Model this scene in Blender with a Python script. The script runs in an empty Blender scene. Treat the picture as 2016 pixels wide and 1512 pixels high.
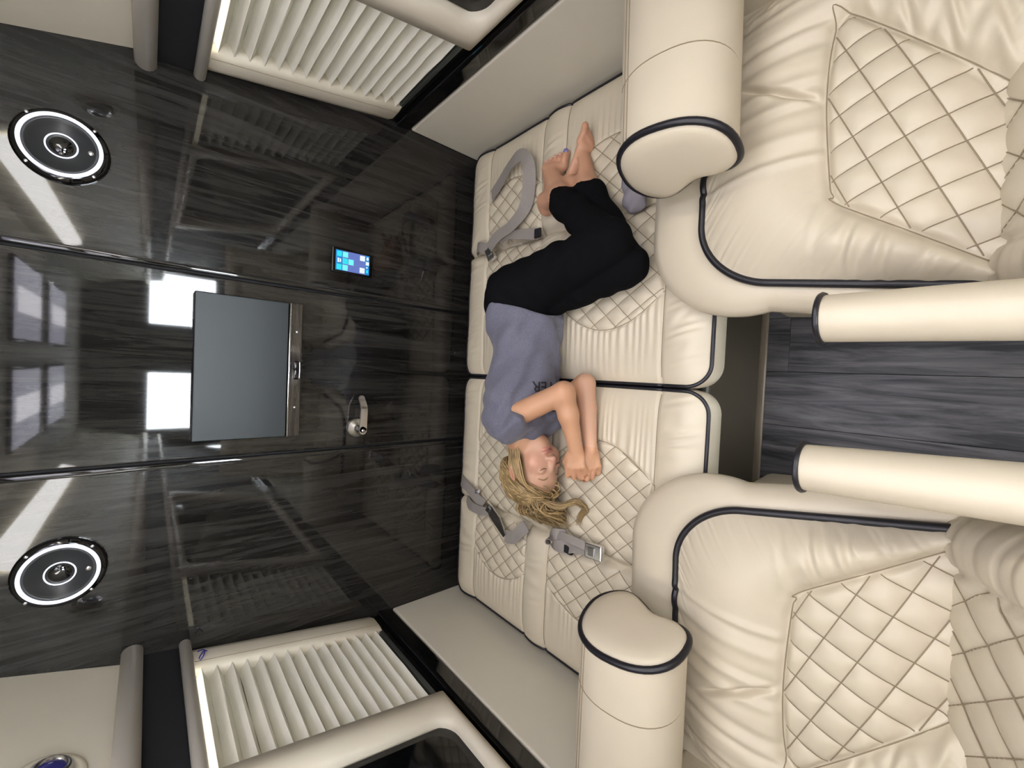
import bpy, bmesh, math, random
import numpy as np
from mathutils import Matrix, Vector
random.seed(7); rng = np.random.default_rng(7)
SC = bpy.context.scene
COL = SC.collection

# ------------------------------------------------------------------ camera
H = 1.416
cam = bpy.data.cameras.new('camera'); camo = bpy.data.objects.new('camera', cam); COL.objects.link(camo)
cam.sensor_fit = 'HORIZONTAL'; cam.sensor_width = 36.0; cam.lens = 820.0 * 36 / 2016
cam.clip_start = 0.01; cam.clip_end = 100
def _u(v): v = np.array(v, float); return v / np.linalg.norm(v)
_Y = _u([54, -716, 820]); _D = _u([-22, (22 * 54 + 820 * 820) / 716., 820]); _X = np.cross(_Y, -_D)
_R = np.array([_X, _Y, -_D])              # world <- (right, down, forward) of the upright picture
right, down, fwd = _R[:, 0], _R[:, 1], _R[:, 2]
m = Matrix.Identity(4)                    # the phone was held sideways: picture right is "down"
for i in range(3):
    m[i][0] = down[i]; m[i][1] = right[i]; m[i][2] = -fwd[i]
m[2][3] = H
camo.matrix_world = m
SC.camera = camo

# ------------------------------------------------------------------ world, exposure
w = bpy.data.worlds.new('overcast'); SC.world = w; w.use_nodes = True
w.node_tree.nodes['Background'].inputs[0].default_value = (0.88, 0.95, 1.0, 1)
w.node_tree.nodes['Background'].inputs[1].default_value = 54.0
SC.view_settings.view_transform = 'Standard'; SC.view_settings.look = 'None'
SC.view_settings.gamma = 1; SC.view_settings.use_curve_mapping = False
SC.view_settings.exposure = 0.1
CEIL_W = 1.25          # watts of each ceiling lamp

# ------------------------------------------------------------------ materials
def srgb(r, g, b):
    f = lambda c: (c / 255) / 12.92 if c <= 10 else (((c / 255) + .055) / 1.055) ** 2.4
    return (f(r), f(g), f(b), 1)
MATS = {}
def mat(name, color, rough=.5, metal=0, spec=.5, bump=None, var=None, emit=None, coat=0, ior=1.5, attr=None, sheen=0, bumpdist=.001, sss=0):
    if name in MATS: return MATS[name]
    mt = bpy.data.materials.new(name); mt.use_nodes = True; nt = mt.node_tree; N = nt.nodes; L = nt.links
    b = N['Principled BSDF']
    b.inputs['Base Color'].default_value = color; b.inputs['Roughness'].default_value = rough
    b.inputs['Metallic'].default_value = metal; b.inputs['Specular IOR Level'].default_value = spec
    b.inputs['IOR'].default_value = ior; b.inputs['Coat Weight'].default_value = coat
    b.inputs['Coat Roughness'].default_value = .03
    b.inputs['Sheen Weight'].default_value = sheen
    if sss:
        b.inputs['Subsurface Weight'].default_value = sss; b.inputs['Subsurface Radius'].default_value = (.012, .005, .003)
        b.inputs['Subsurface Scale'].default_value = 1.0
    tc = N.new('ShaderNodeTexCoord')
    src = None
    if attr:
        a = N.new('ShaderNodeVertexColor'); a.layer_name = attr; src = a.outputs['Color']; L.new(src, b.inputs['Base Color'])
    if var:
        sc, amt = var
        n = N.new('ShaderNodeTexNoise'); n.inputs['Scale'].default_value = sc; n.inputs['Detail'].default_value = 4
        L.new(tc.outputs['Object'], n.inputs['Vector'])
        mr = N.new('ShaderNodeMapRange'); mr.inputs[1].default_value = .3; mr.inputs[2].default_value = .7
        mr.inputs[3].default_value = 1 - amt; mr.inputs[4].default_value = 1 + amt
        L.new(n.outputs['Fac'], mr.inputs[0])
        mx = N.new('ShaderNodeMix'); mx.data_type = 'RGBA'; mx.blend_type = 'MULTIPLY'; mx.inputs[0].default_value = 1
        if src is not None: L.new(src, mx.inputs[6])
        else: mx.inputs[6].default_value = color
        L.new(mr.outputs[0], mx.inputs[7]); L.new(mx.outputs[2], b.inputs['Base Color'])
    if bump:
        sc, st = bump
        n = N.new('ShaderNodeTexNoise'); n.inputs['Scale'].default_value = sc; n.inputs['Detail'].default_value = 3
        L.new(tc.outputs['Object'], n.inputs['Vector'])
        bp = N.new('ShaderNodeBump'); bp.inputs['Strength'].default_value = st; bp.inputs['Distance'].default_value = bumpdist
        L.new(n.outputs['Fac'], bp.inputs['Height']); L.new(bp.outputs[0], b.inputs['Normal'])
    if emit:
        b.inputs['Emission Color'].default_value = emit[0]; b.inputs['Emission Strength'].default_value = emit[1]
    MATS[name] = mt; return mt

def wood_mat(name, dark, light, rough, ior, stretch, scale, bump=0, coat=0, contrast=(.35, .75), perobj=0):
    mt = bpy.data.materials.new(name); mt.use_nodes = True; nt = mt.node_tree; N = nt.nodes; L = nt.links
    b = N['Principled BSDF']; b.inputs['Roughness'].default_value = rough; b.inputs['IOR'].default_value = ior
    b.inputs['Coat Weight'].default_value = coat; b.inputs['Coat Roughness'].default_value = .02
    tc = N.new('ShaderNodeTexCoord'); mp = N.new('ShaderNodeMapping'); mp.inputs['Scale'].default_value = stretch
    L.new(tc.outputs['Object'], mp.inputs['Vector'])
    vec = mp.outputs[0]
    if perobj:
        oi = N.new('ShaderNodeObjectInfo'); va = N.new('ShaderNodeVectorMath'); va.operation = 'ADD'
        ml = N.new('ShaderNodeMath'); ml.operation = 'MULTIPLY'; ml.inputs[1].default_value = 37.
        L.new(oi.outputs['Random'], ml.inputs[0]); L.new(vec, va.inputs[0]); L.new(ml.outputs[0], va.inputs[1]); vec = va.outputs[0]
    n = N.new('ShaderNodeTexNoise'); n.inputs['Scale'].default_value = scale; n.inputs['Detail'].default_value = 8
    n.inputs['Roughness'].default_value = .65; n.inputs['Distortion'].default_value = 1.2
    L.new(vec, n.inputs['Vector'])
    cr = N.new('ShaderNodeValToRGB'); cr.color_ramp.elements[0].position = contrast[0]; cr.color_ramp.elements[1].position = contrast[1]
    cr.color_ramp.elements[0].color = dark; cr.color_ramp.elements[1].color = light
    L.new(n.outputs['Fac'], cr.inputs[0])
    out = cr.outputs[0]
    if perobj:
        mr = N.new('ShaderNodeMapRange'); mr.inputs[3].default_value = 1 - perobj; mr.inputs[4].default_value = 1 + perobj
        L.new(oi.outputs['Random'], mr.inputs[0])
        mx = N.new('ShaderNodeMix'); mx.data_type = 'RGBA'; mx.blend_type = 'MULTIPLY'; mx.inputs[0].default_value = 1
        L.new(out, mx.inputs[6]); L.new(mr.outputs[0], mx.inputs[7]); out = mx.outputs[2]
    L.new(out, b.inputs['Base Color'])
    if bump:
        bp = N.new('ShaderNodeBump'); bp.inputs['Strength'].default_value = bump; bp.inputs['Distance'].default_value = .0006
        L.new(n.outputs['Fac'], bp.inputs['Height']); L.new(bp.outputs[0], b.inputs['Normal'])
    MATS[name] = mt; return mt

CREAM = (.58, .518, .398, 1)
M_LEATHER = mat('cream_leather', CREAM, .42, bump=(900, .10), var=(6, .04))
M_STITCH = mat('tan_thread', (.26, .205, .13, 1), .8)
M_PIPING = mat('black_piping', (.008, .008, .012, 1), .38)
M_TAUPE = mat('taupe_leather', (.63, .59, .485, 1), .5, bump=(700, .12), var=(3, .05))
M_TRIM = mat('cream_trim', (.62, .57, .46, 1), .45, bump=(900, .08))
M_ROLL = mat('ivory_roll', (.88, .83, .74, 1), .45, bump=(900, .08))
M_BLIND = mat('ivory_pleated_cloth', (.80, .78, .68, 1), .8, bump=(500, .2), var=(14, .05))
M_GLOSSB = mat('gloss_black', (.004, .004, .004, 1), .06, ior=1.6)
M_MATTEB = mat('matte_black', (.006, .006, .008, 1), .7)
M_BROWN = mat('dark_brown_vinyl', (.042, .033, .020, 1), .5, bump=(400, .1))
M_SCREEN = mat('tv_screen', (.012, .017, .020, 1), .38, ior=1.42)
M_CHROME = mat('chrome', (.80, .80, .82, 1), .22, metal=1)
M_NICKEL = mat('satin_nickel', (.70, .68, .63, 1), .28, metal=1)
M_BELT = mat('grey_webbing', (.27, .245, .225, 1), .6, bump=(1200, .4))
M_CEIL = mat('ceiling_cloth', (.50, .47, .42, 1), .7)
M_GLASSD = mat('tinted_glass', (.002, .0025, .003, 1), .05)
M_WOOD = wood_mat('gloss_dark_wood', (.006, .0055, .005, 1), (.042, .040, .036, 1), .035, 1.52, (16, 16, 1.1), 2.4, contrast=(.38, .80))
M_WOODH = wood_mat('gloss_dark_wood_strip', (.010, .009, .008, 1), (.075, .066, .055, 1), .08, 1.7, (1.5, 16, 22), 2.4)
M_FLOOR = wood_mat('grey_plank', (.016, .016, .019, 1), (.150, .142, .146, 1), .45, 1.45, (11, .9, 11), 2.6, bump=.4, perobj=.18, contrast=(.36, .66))

# ------------------------------------------------------------------ helpers
WLOC = {}
def tag(o, label=None, cat=None, group=None, kind=None):
    if label: o['label'] = label
    if cat: o['category'] = cat
    if group: o['group'] = group
    if kind: o['kind'] = kind
    return o
def empty(name, loc, label=None, cat=None, group=None, kind=None):
    o = bpy.data.objects.new(name, None); COL.objects.link(o); o.location = loc; o.empty_display_size = .05
    WLOC[o] = np.array(loc, float)
    return tag(o, label, cat, group, kind)
def obj(name, vf, material, parent=None, smooth=True, colors=None):
    v, f = vf; v = np.asarray(v, dtype=np.float64)
    if parent is not None: loc = np.zeros(3); base = WLOC[parent]
    else:
        base = np.array([(v[:, 0].min() + v[:, 0].max()) / 2, (v[:, 1].min() + v[:, 1].max()) / 2, v[:, 2].min()]); loc = base
    me = bpy.data.meshes.new(name); vv = v - base
    if isinstance(f, np.ndarray) and f.ndim == 2:
        nf, k = f.shape
        me.vertices.add(len(vv)); me.vertices.foreach_set('co', vv.ravel())
        me.loops.add(nf * k); me.loops.foreach_set('vertex_index', f.ravel().astype(np.int32))
        me.polygons.add(nf); me.polygons.foreach_set('loop_start', np.arange(0, nf * k, k, dtype=np.int32))
        me.polygons.foreach_set('loop_total', np.full(nf, k, dtype=np.int32))
        me.update(calc_edges=True)
    else:
        me.from_pydata([tuple(p) for p in vv], [], [tuple(int(i) for i in q) for q in f]); me.update()
    me.validate()
    if smooth: me.polygons.foreach_set('use_smooth', np.ones(len(me.polygons), dtype=bool))
    if colors is not None:
        ca = me.color_attributes.new('Col', 'FLOAT_COLOR', 'POINT'); ca.data.foreach_set('color', np.asarray(colors, dtype=np.float32).ravel())
    me.materials.append(material)
    o = bpy.data.objects.new(name, me); COL.objects.link(o); o.location = loc
    if parent is not None: o.parent = parent; WLOC[o] = WLOC[parent]
    else: WLOC[o] = base
    return o
def merge(*parts):
    V = []; F = []; n = 0
    for v, f in parts:
        V.append(np.asarray(v, float)); F += [tuple(int(i) + n for i in q) for q in f]; n += len(v)
    return np.concatenate(V), F
def from_bm(bm):
    bm.verts.ensure_lookup_table(); v = np.array([p.co[:] for p in bm.verts]); f = [[q.index for q in p.verts] for p in bm.faces]; bm.free(); return v, f
def box(x0, x1, y0, y1, z0, z1, bev=0, seg=2):
    bm = bmesh.new(); bmesh.ops.create_cube(bm, size=1)
    for p in bm.verts:
        p.co.x = x0 if p.co.x < 0 else x1; p.co.y = y0 if p.co.y < 0 else y1; p.co.z = z0 if p.co.z < 0 else z1
    bmesh.ops.recalc_face_normals(bm, faces=bm.faces)
    if bev: bmesh.ops.bevel(bm, geom=list(bm.edges), offset=bev, segments=seg, profile=.5, affect='EDGES')
    bm.verts.index_update(); return from_bm(bm)
def hexa(p, bev=0, seg=2):
    """8 corners: bottom ring 0-3 then top ring 4-7"""
    bm = bmesh.new(); vs = [bm.verts.new(q) for q in p]
    for f in ((0, 3, 2, 1), (4, 5, 6, 7), (0, 1, 5, 4), (1, 2, 6, 5), (2, 3, 7, 6), (3, 0, 4, 7)): bm.faces.new([vs[i] for i in f])
    bmesh.ops.recalc_face_normals(bm, faces=bm.faces)
    if bev: bmesh.ops.bevel(bm, geom=list(bm.edges), offset=bev, segments=seg, profile=.5, affect='EDGES')
    bm.verts.index_update(); return from_bm(bm)
def prism(poly, axis, a, b, bev=0, seg=2):
    """2-D outline extruded along axis 0/1/2 from a to b"""
    bm = bmesh.new(); n = len(poly)
    def P(q, t):
        c = [0, 0, 0]; oth = [i for i in range(3) if i != axis]; c[axis] = t; c[oth[0]], c[oth[1]] = q; return c
    A = [bm.verts.new(P(q, a)) for q in poly]; B = [bm.verts.new(P(q, b)) for q in poly]
    bm.faces.new(A); bm.faces.new(B[::-1])
    for i in range(n): bm.faces.new([A[i], B[i], B[(i + 1) % n], A[(i + 1) % n]])
    bmesh.ops.recalc_face_normals(bm, faces=bm.faces)
    if bev: bmesh.ops.bevel(bm, geom=list(bm.edges), offset=bev, segments=seg, profile=.5, affect='EDGES')
    bm.verts.index_update(); return from_bm(bm)
def smooth_path(pts, n, closed=False):
    P = np.asarray(pts, float); k = len(P); out = []
    segs = k if closed else k - 1
    for i in range(segs):
        g = lambda j: P[j % k] if closed else P[min(max(j, 0), k - 1)]
        p0, p1, p2, p3 = g(i - 1), g(i), g(i + 1), g(i + 2)
        for t in np.linspace(0, 1, n, endpoint=False):
            out.append(.5 * ((2 * p1) + (-p0 + p2) * t + (2 * p0 - 5 * p1 + 4 * p2 - p3) * t * t + (-p0 + 3 * p1 - 3 * p2 + p3) * t ** 3))
    if not closed: out.append(P[-1])
    return np.array(out)
def frames(P, closed):
    T = np.roll(P, -1, 0) - np.roll(P, 1, 0) if closed else np.gradient(P, axis=0)
    T /= np.linalg.norm(T, axis=1)[:, None] + 1e-12
    up = np.array([0, 0, 1.]);
    if abs(T[0] @ up) > .9: up = np.array([1., 0, 0])
    Nn = []; n = up - T[0] * (up @ T[0]); n /= np.linalg.norm(n)
    for t in T:
        n = n - t * (n @ t); n /= np.linalg.norm(n) + 1e-12; Nn.append(n.copy())
    Nn = np.array(Nn); return T, Nn, np.cross(T, Nn)
def tube(P, r, k=8, closed=False, cap=True, flat=1.0):
    P = np.asarray(P, float); n = len(P); T, A, B = frames(P, closed)
    r = np.broadcast_to(np.asarray(r, float), (n,))
    an = np.linspace(0, 2 * math.pi, k, endpoint=False)
    V = (P[:, None] + r[:, None, None] * (np.cos(an)[None, :, None] * A[:, None] * flat + np.sin(an)[None, :, None] * B[:, None])).reshape(-1, 3)
    F = []
    for i in range(n if closed else n - 1):
        a = i * k; b = ((i + 1) % n) * k
        for j in range(k): F.append((a + j, b + j, b + (j + 1) % k, a + (j + 1) % k)[::-1])
    if cap and not closed: F.append(tuple(range(k))); F.append(tuple((n - 1) * k + j for j in range(k))[::-1])
    return V, F
def strap(P, width, thick, up=None, n=10):
    """flat webbing along a path; up = list of face normals per control point"""
    P0 = np.asarray(P, float); Q = smooth_path(P0, n)
    if up is None: U = np.tile([0, 0, 1.], (len(Q), 1))
    else: U = smooth_path(np.asarray(up, float), n); U /= np.linalg.norm(U, axis=1)[:, None]
    T = np.gradient(Q, axis=0); T /= np.linalg.norm(T, axis=1)[:, None]
    S = np.cross(T, U); S /= np.linalg.norm(S, axis=1)[:, None]; U = np.cross(S, T)
    V = []; F = []
    for q, s, u in zip(Q, S, U):
        V += [q + s * width / 2 + u * thick / 2, q - s * width / 2 + u * thick / 2, q - s * width / 2 - u * thick / 2, q + s * width / 2 - u * thick / 2]
    m_ = len(Q)
    for i in range(m_ - 1):
        for j in range(4): F.append((4 * i + j, 4 * i + (j + 1) % 4, 4 * i + 4 + (j + 1) % 4, 4 * i + 4 + j))
    F.append((3, 2, 1, 0)); F.append((4 * m_ - 4, 4 * m_ - 3, 4 * m_ - 2, 4 * m_ - 1))
    return np.array(V), F
def lathe(profile, center, axis, k=40):
    """profile: (radius, height along axis)"""
    ax = _u(axis); h = np.array([0, 0, 1.]) if abs(ax[2]) < .9 else np.array([1., 0, 0])
    a = _u(np.cross(h, ax)); b = np.cross(ax, a); V = []; F = []
    for r, z in profile:
        for j in range(k):
            t = 2 * math.pi * j / k; V.append(np.array(center) + ax * z + r * (math.cos(t) * a + math.sin(t) * b))
    for i in range(len(profile) - 1):
        for j in range(k): F.append((i * k + j, i * k + (j + 1) % k, (i + 1) * k + (j + 1) % k, (i + 1) * k + j))
    F.append(tuple(range(k))[::-1]); F.append(tuple((len(profile) - 1) * k + j for j in range(k)))
    return np.array(V), F
def grid_faces(n, m_, flip=False):
    i, j = np.meshgrid(np.arange(n - 1), np.arange(m_ - 1), indexing='ij'); a = (i * m_ + j).ravel()
    q = np.stack([a, a + m_, a + m_ + 1, a + 1], 1)
    return q[:, ::-1] if flip else q
def poly_sd(X, Y, poly):
    """signed distance, positive inside"""
    P = np.asarray(poly, float); d = np.full(X.shape, 1e9); ins = np.zeros(X.shape, bool); n = len(P)
    for i in range(n):
        a = P[i]; b = P[(i + 1) % n]; e = b - a; wx = X - a[0]; wy = Y - a[1]
        t = np.clip((wx * e[0] + wy * e[1]) / (e @ e + 1e-12), 0, 1)
        d = np.minimum(d, (wx - e[0] * t) ** 2 + (wy - e[1] * t) ** 2)
        c = ((a[1] <= Y) & (b[1] > Y)) | ((b[1] <= Y) & (a[1] > Y))
        xi = a[0] + (Y - a[1]) * e[0] / (e[1] if abs(e[1]) > 1e-9 else 1e-9)
        ins ^= c & (X < xi)
    return np.where(ins, 1, -1) * np.sqrt(d)
def sstep(a, b, x):
    t = np.clip((x - a) / (b - a), 0, 1); return t * t * (3 - 2 * t)
def clip_line(p, d, poly, inset=0.0):
    """spans of the line p + t d inside a polygon"""
    t = np.linspace(-1.2, 1.2, 961); X = p[0] + d[0] * t; Y = p[1] + d[1] * t
    s = poly_sd(X, Y, poly) > inset; out = []; st = None
    for i in range(len(t)):
        if s[i] and st is None: st = i
        if (not s[i] or i == len(t) - 1) and st is not None:
            if i - st > 3: out.append((t[st], t[i - 1]))
            st = None
    return out
def soft(h):
    def g(x, y):
        o = .0022; return (h(x + o, y) + h(x - o, y) + h(x, y + o) + h(x, y - o)) / 4
    return g
def thread(pts3, r=.00085):
    return tube(pts3, r, 5)
XC = -.017
def wz(Z): return .895 - (Z - .70) * .17     # half width of the cabin between belt line and lamp rail
Y0, YR = -2.7, 1.45                          # front and rear of the cabin

# ================================================================== THE SETTING
# floor: grey wood planks laid lengthwise
fl = tag(obj('floor', box(-.95, .92, Y0, YR + .1, -.03, -.004), M_MATTEB, smooth=False), kind='structure')
pw = .159
for k in range(-6, 7):
    xa = .041 + pw * k; xb = xa + pw
    if xa > .92 or xb < -.95: continue
    joints = [YR + .05, {0: .392, 1: .02, -1: .95, -2: -.25}.get(k, .1 + .53 * ((k * 7) % 5) / 2.)]
    while joints[-1] > Y0: joints.append(joints[-1] - 1.22)
    joints[-1] = Y0
    for a, b in zip(joints[:-1], joints[1:]):
        obj('plank', box(xa + .0006, xb - .0006, b + .0006, a - .0006, -.004, 0.0, .0006, 1), M_FLOOR, fl, smooth=False)
tag(obj('ceiling', box(-.74, .71, Y0, YR + .05, 1.90, 1.93), M_CEIL, smooth=False), kind='structure')

# rear wall: glossy dark wood panels left and right of a narrow door
wr = tag(obj('wall_rear', box(-.95, .92, YR + .012, YR + .05, 0, 1.9), M_MATTEB, smooth=False), kind='structure')
JR, JL = .237, -.282
obj('panel', box(JR + .004, .90, YR, YR + .018, .25, 1.90, .004, 3), M_WOOD, wr, smooth=False)
obj('panel', box(-.94, JL - .004, YR, YR + .018, .25, 1.90, .004, 3), M_WOOD, wr, smooth=False)
for jx in (JR, JL):
    s = 1 if jx > 0 else -1
    p = [(jx + s * .004, YR - .006), (jx + s * .016, YR - .006), (jx + s * .019, YR - .003), (jx + s * .019, YR + .004), (jx + s * .004, YR + .004)]
    obj('edge_molding', prism(p, 2, .25, 1.9, .0025, 3), M_WOOD, wr)
d1 = empty('door_1', (XC, YR, .25), kind='structure')
obj('door_leaf', box(JL + .003, JR - .003, YR - .004, YR + .014, .25, 1.90, .005, 3), M_WOOD, d1, smooth=False)
# lever handle
hc = np.array([-.214, YR - .004, .866])
h = obj('door_handle', lathe([(.034, 0), (.034, .004), (.030, .010), (.016, .020), (.0115, .026), (.0105, .058), (.0105, .06)], hc, (0, -1, 0), 36), M_NICKEL, d1)
lv = []
for t in np.linspace(0, 1, 14):
    x = hc[0] - .004 + .108 * t; y = YR - .060 + (.030 * max(0, (t - .68) / .32) ** 1.5); z = hc[2] - .001 - .004 * t
    lv.append((x, y, z, .0125 - .0025 * t))
V = []; F = []
for (x, y, z, hh) in lv:
    V += [(x, y - .004, z - hh), (x, y - .004, z + hh), (x, y + .004, z + hh), (x, y + .004, z - hh)]
for i in range(len(lv) - 1):
    for j in range(4): F.append((4 * i + j, 4 * i + 4 + j, 4 * i + 4 + (j + 1) % 4, 4 * i + (j + 1) % 4))
F.append((0, 1, 2, 3)); F.append(tuple(4 * len(lv) - 4 + j for j in (3, 2, 1, 0)))
lever = merge((V, F), lathe([(.0125, -.004), (.0125, .004)], (lv[0][0], lv[0][1], lv[0][2]), (0, -1, 0), 20), lathe([(.010, -.004), (.010, .004)], (lv[-1][0], lv[-1][1], lv[-1][2]), (0, -1, 0), 20))
obj('lever', lever, M_NICKEL, h, smooth=False)
obj('screw', lathe([(.0058, 0), (.0058, .0015), (.003, .003), (.0005, .003)], (lv[0][0] + .001, lv[0][1] - .004, lv[0][2]), (0, -1, 0), 16), M_CHROME, h)

# side walls
def side(s):
    nm = 'wall_right' if s > 0 else 'wall_left'
    X = lambda wv: XC + s * wv
    root = empty(nm, (X(.90), -.6, 0), kind='structure')
    def ext(name, prof, material, y0=Y0, y1=YR - .001, bev=.004, seg=3):
        return obj(name, prism([(X(a), z) for a, z in prof], 1, y0, y1, bev, seg), material, root, smooth=(bev == 0 and len(prof) > 9))
    ext('lower_panel', [(.895, .0), (.895, .700), (.93, .706), (.95, .706), (.95, 0)], M_TAUPE, bev=.005)
    ext('belt_trim', [(.897, .704), (.893, .712), (.886, .752), (.889, .762), (.93, .766), (.96, .766), (.96, .704)], M_GLOSSB, bev=.003)
    ext('sill_step', [(.905, .762), (.899, .775), (.899, .784), (.905, .788), (.945, .790), (.96, .76)], M_GLOSSB, bev=.002)
    ext('outer_skin', [(.965, .75), (.86, 1.36), (.90, 1.36), (1.0, .75)], M_MATTEB, bev=0)
    # lamp rail: cream roll, dark band, cream roll
    lo = [(wz(1.325) - .004 + .013 * math.cos(a), 1.326 + .0135 * math.sin(a)) for a in np.linspace(0, 2 * math.pi, 14, endpoint=False)]
    ext('lower_roll', lo, M_ROLL, bev=0)
    ext('dark_band', [(wz(1.335) + .006, 1.332), (wz(1.42) + .004, 1.425), (wz(1.42) + .06, 1.425), (wz(1.335) + .06, 1.332)], M_MATTEB, bev=0)
    up = [(wz(1.435) - .006 + .020 * math.cos(a), 1.4355 + .0225 * math.sin(a)) for a in np.linspace(0, 2 * math.pi, 18, endpoint=False)]
    ext('upper_roll', up, M_ROLL, bev=0)
    ext('upper_panel', [(.795, 1.43), (.726, 1.674), (.65, 1.91), (.72, 1.91), (.86, 1.43)], M_TAUPE, bev=0)
    return root, X
WALLS = {s: side(s) for s in (1, -1)}

M_RAIL = mat('rail_led', (.8, .8, .7, 1), .5, emit=((1, .95, .84, 1), 5))
for s in (1, -1):
    X = WALLS[s][1]; r = empty('rail_light', (X(.81), 1.15, 1.316), 'thin led strip under the cream lamp rail lighting the blind %s' % ('above the feet' if s > 0 else 'above the head'), 'led strip', 'led strips under the lamp rails')
    obj('strip', prism([(X(wz(1.325) + .010), 1.322), (X(wz(1.325) + .024), 1.322), (X(wz(1.325) + .024), 1.328), (X(wz(1.325) + .010), 1.328)], 1, .93, 1.42), M_RAIL, r, smooth=False)

# wall behind the driver with the windscreen
fw = 'wall_front'
parts = merge(box(-.95, .92, Y0 - .05, Y0, 0, .88), box(-.95, .92, Y0 - .05, Y0, 1.42, 1.93), box(-.95, -.74, Y0 - .05, Y0, .88, 1.42), box(.86, .92, Y0 - .05, Y0, .88, 1.42), box(-.16, .34, Y0 - .06, Y0 + .02, .88, 1.42))
tag(obj(fw, parts, M_MATTEB, smooth=False), kind='structure')
gm = bpy.data.materials.new('clear_glass'); gm.use_nodes = True; nt = gm.node_tree
for n in list(nt.nodes):
    if n.type != 'OUTPUT_MATERIAL': nt.nodes.remove(n)
tr = nt.nodes.new('ShaderNodeBsdfTransparent'); gl = nt.nodes.new('ShaderNodeBsdfGlossy'); gl.inputs['Roughness'].default_value = .02
mx = nt.nodes.new('ShaderNodeMixShader'); mx.inputs[0].default_value = .06
nt.links.new(tr.outputs[0], mx.inputs[1]); nt.links.new(gl.outputs[0], mx.inputs[2]); nt.links.new(mx.outputs[0], [n for n in nt.nodes if n.type == 'OUTPUT_MATERIAL'][0].inputs[0])
w3 = tag(obj('window_3', box(-.74, .86, Y0 - .03, Y0 - .024, .88, 1.42), gm, smooth=False), kind='structure')

# side windows: cream frame with rounded opening and dark glass, forward of the blinds
def rrect(y0, y1, z0, z1, r, n=7):
    P = []
    for cy, cz, a0 in ((y1 - r, z0 + r, -90), (y1 - r, z1 - r, 0), (y0 + r, z1 - r, 90), (y0 + r, z0 + r, 180)):
        for t in np.linspace(a0, a0 + 90, n): P.append((cy + r * math.cos(math.radians(t)), cz + r * math.sin(math.radians(t))))
    return P
def wframe(s, idx):
    X = WALLS[s][1]; y0, y1 = -.30, .955; z0, z1 = .786, 1.318
    root = empty('window_%d' % idx, (X(.90), .3, .786), kind='structure')
    n = 7; inner = rrect(-.18, .882, .812, 1.295, .055, n); outer = rrect(y0, y1, z0, z1, .006, n); rim = rrect(-.172, .874, .819, 1.287, .05, n)
    rings = [[(p, .012) for p in outer], [(p, -.012) for p in outer], [((a[0] * .5 + b[0] * .5, a[1] * .5 + b[1] * .5), -.016) for a, b in zip(outer, inner)], [(p, -.012) for p in inner], [(p, .004) for p in rim], [(p, .03) for p in rim]]
    V = []; F = []; k = len(inner)
    for r in rings:
        for (y, z), o in r: V.append((X(wz(z) + o + .002), y, z))
    for i in range(len(rings) - 1):
        for j in range(k): F.append((i * k + j, i * k + (j + 1) % k, (i + 1) * k + (j + 1) % k, (i + 1) * k + j)[::s])
    obj('window_frame', (V, F), M_TRIM, root)
    obj('pane', hexa([(X(wz(.82) + .016), -.19, .815), (X(wz(.82) + .016), .87, .815), (X(wz(.82) + .022), .87, .815), (X(wz(.82) + .022), -.19, .815), (X(wz(1.3) + .016), -.19, 1.30), (X(wz(1.3) + .016), .87, 1.30), (X(wz(1.3) + .022), .87, 1.30), (X(wz(1.3) + .022), -.19, 1.30)]), M_GLASSD, root, smooth=False)
wframe(1, 1); wframe(-1, 2)

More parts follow.
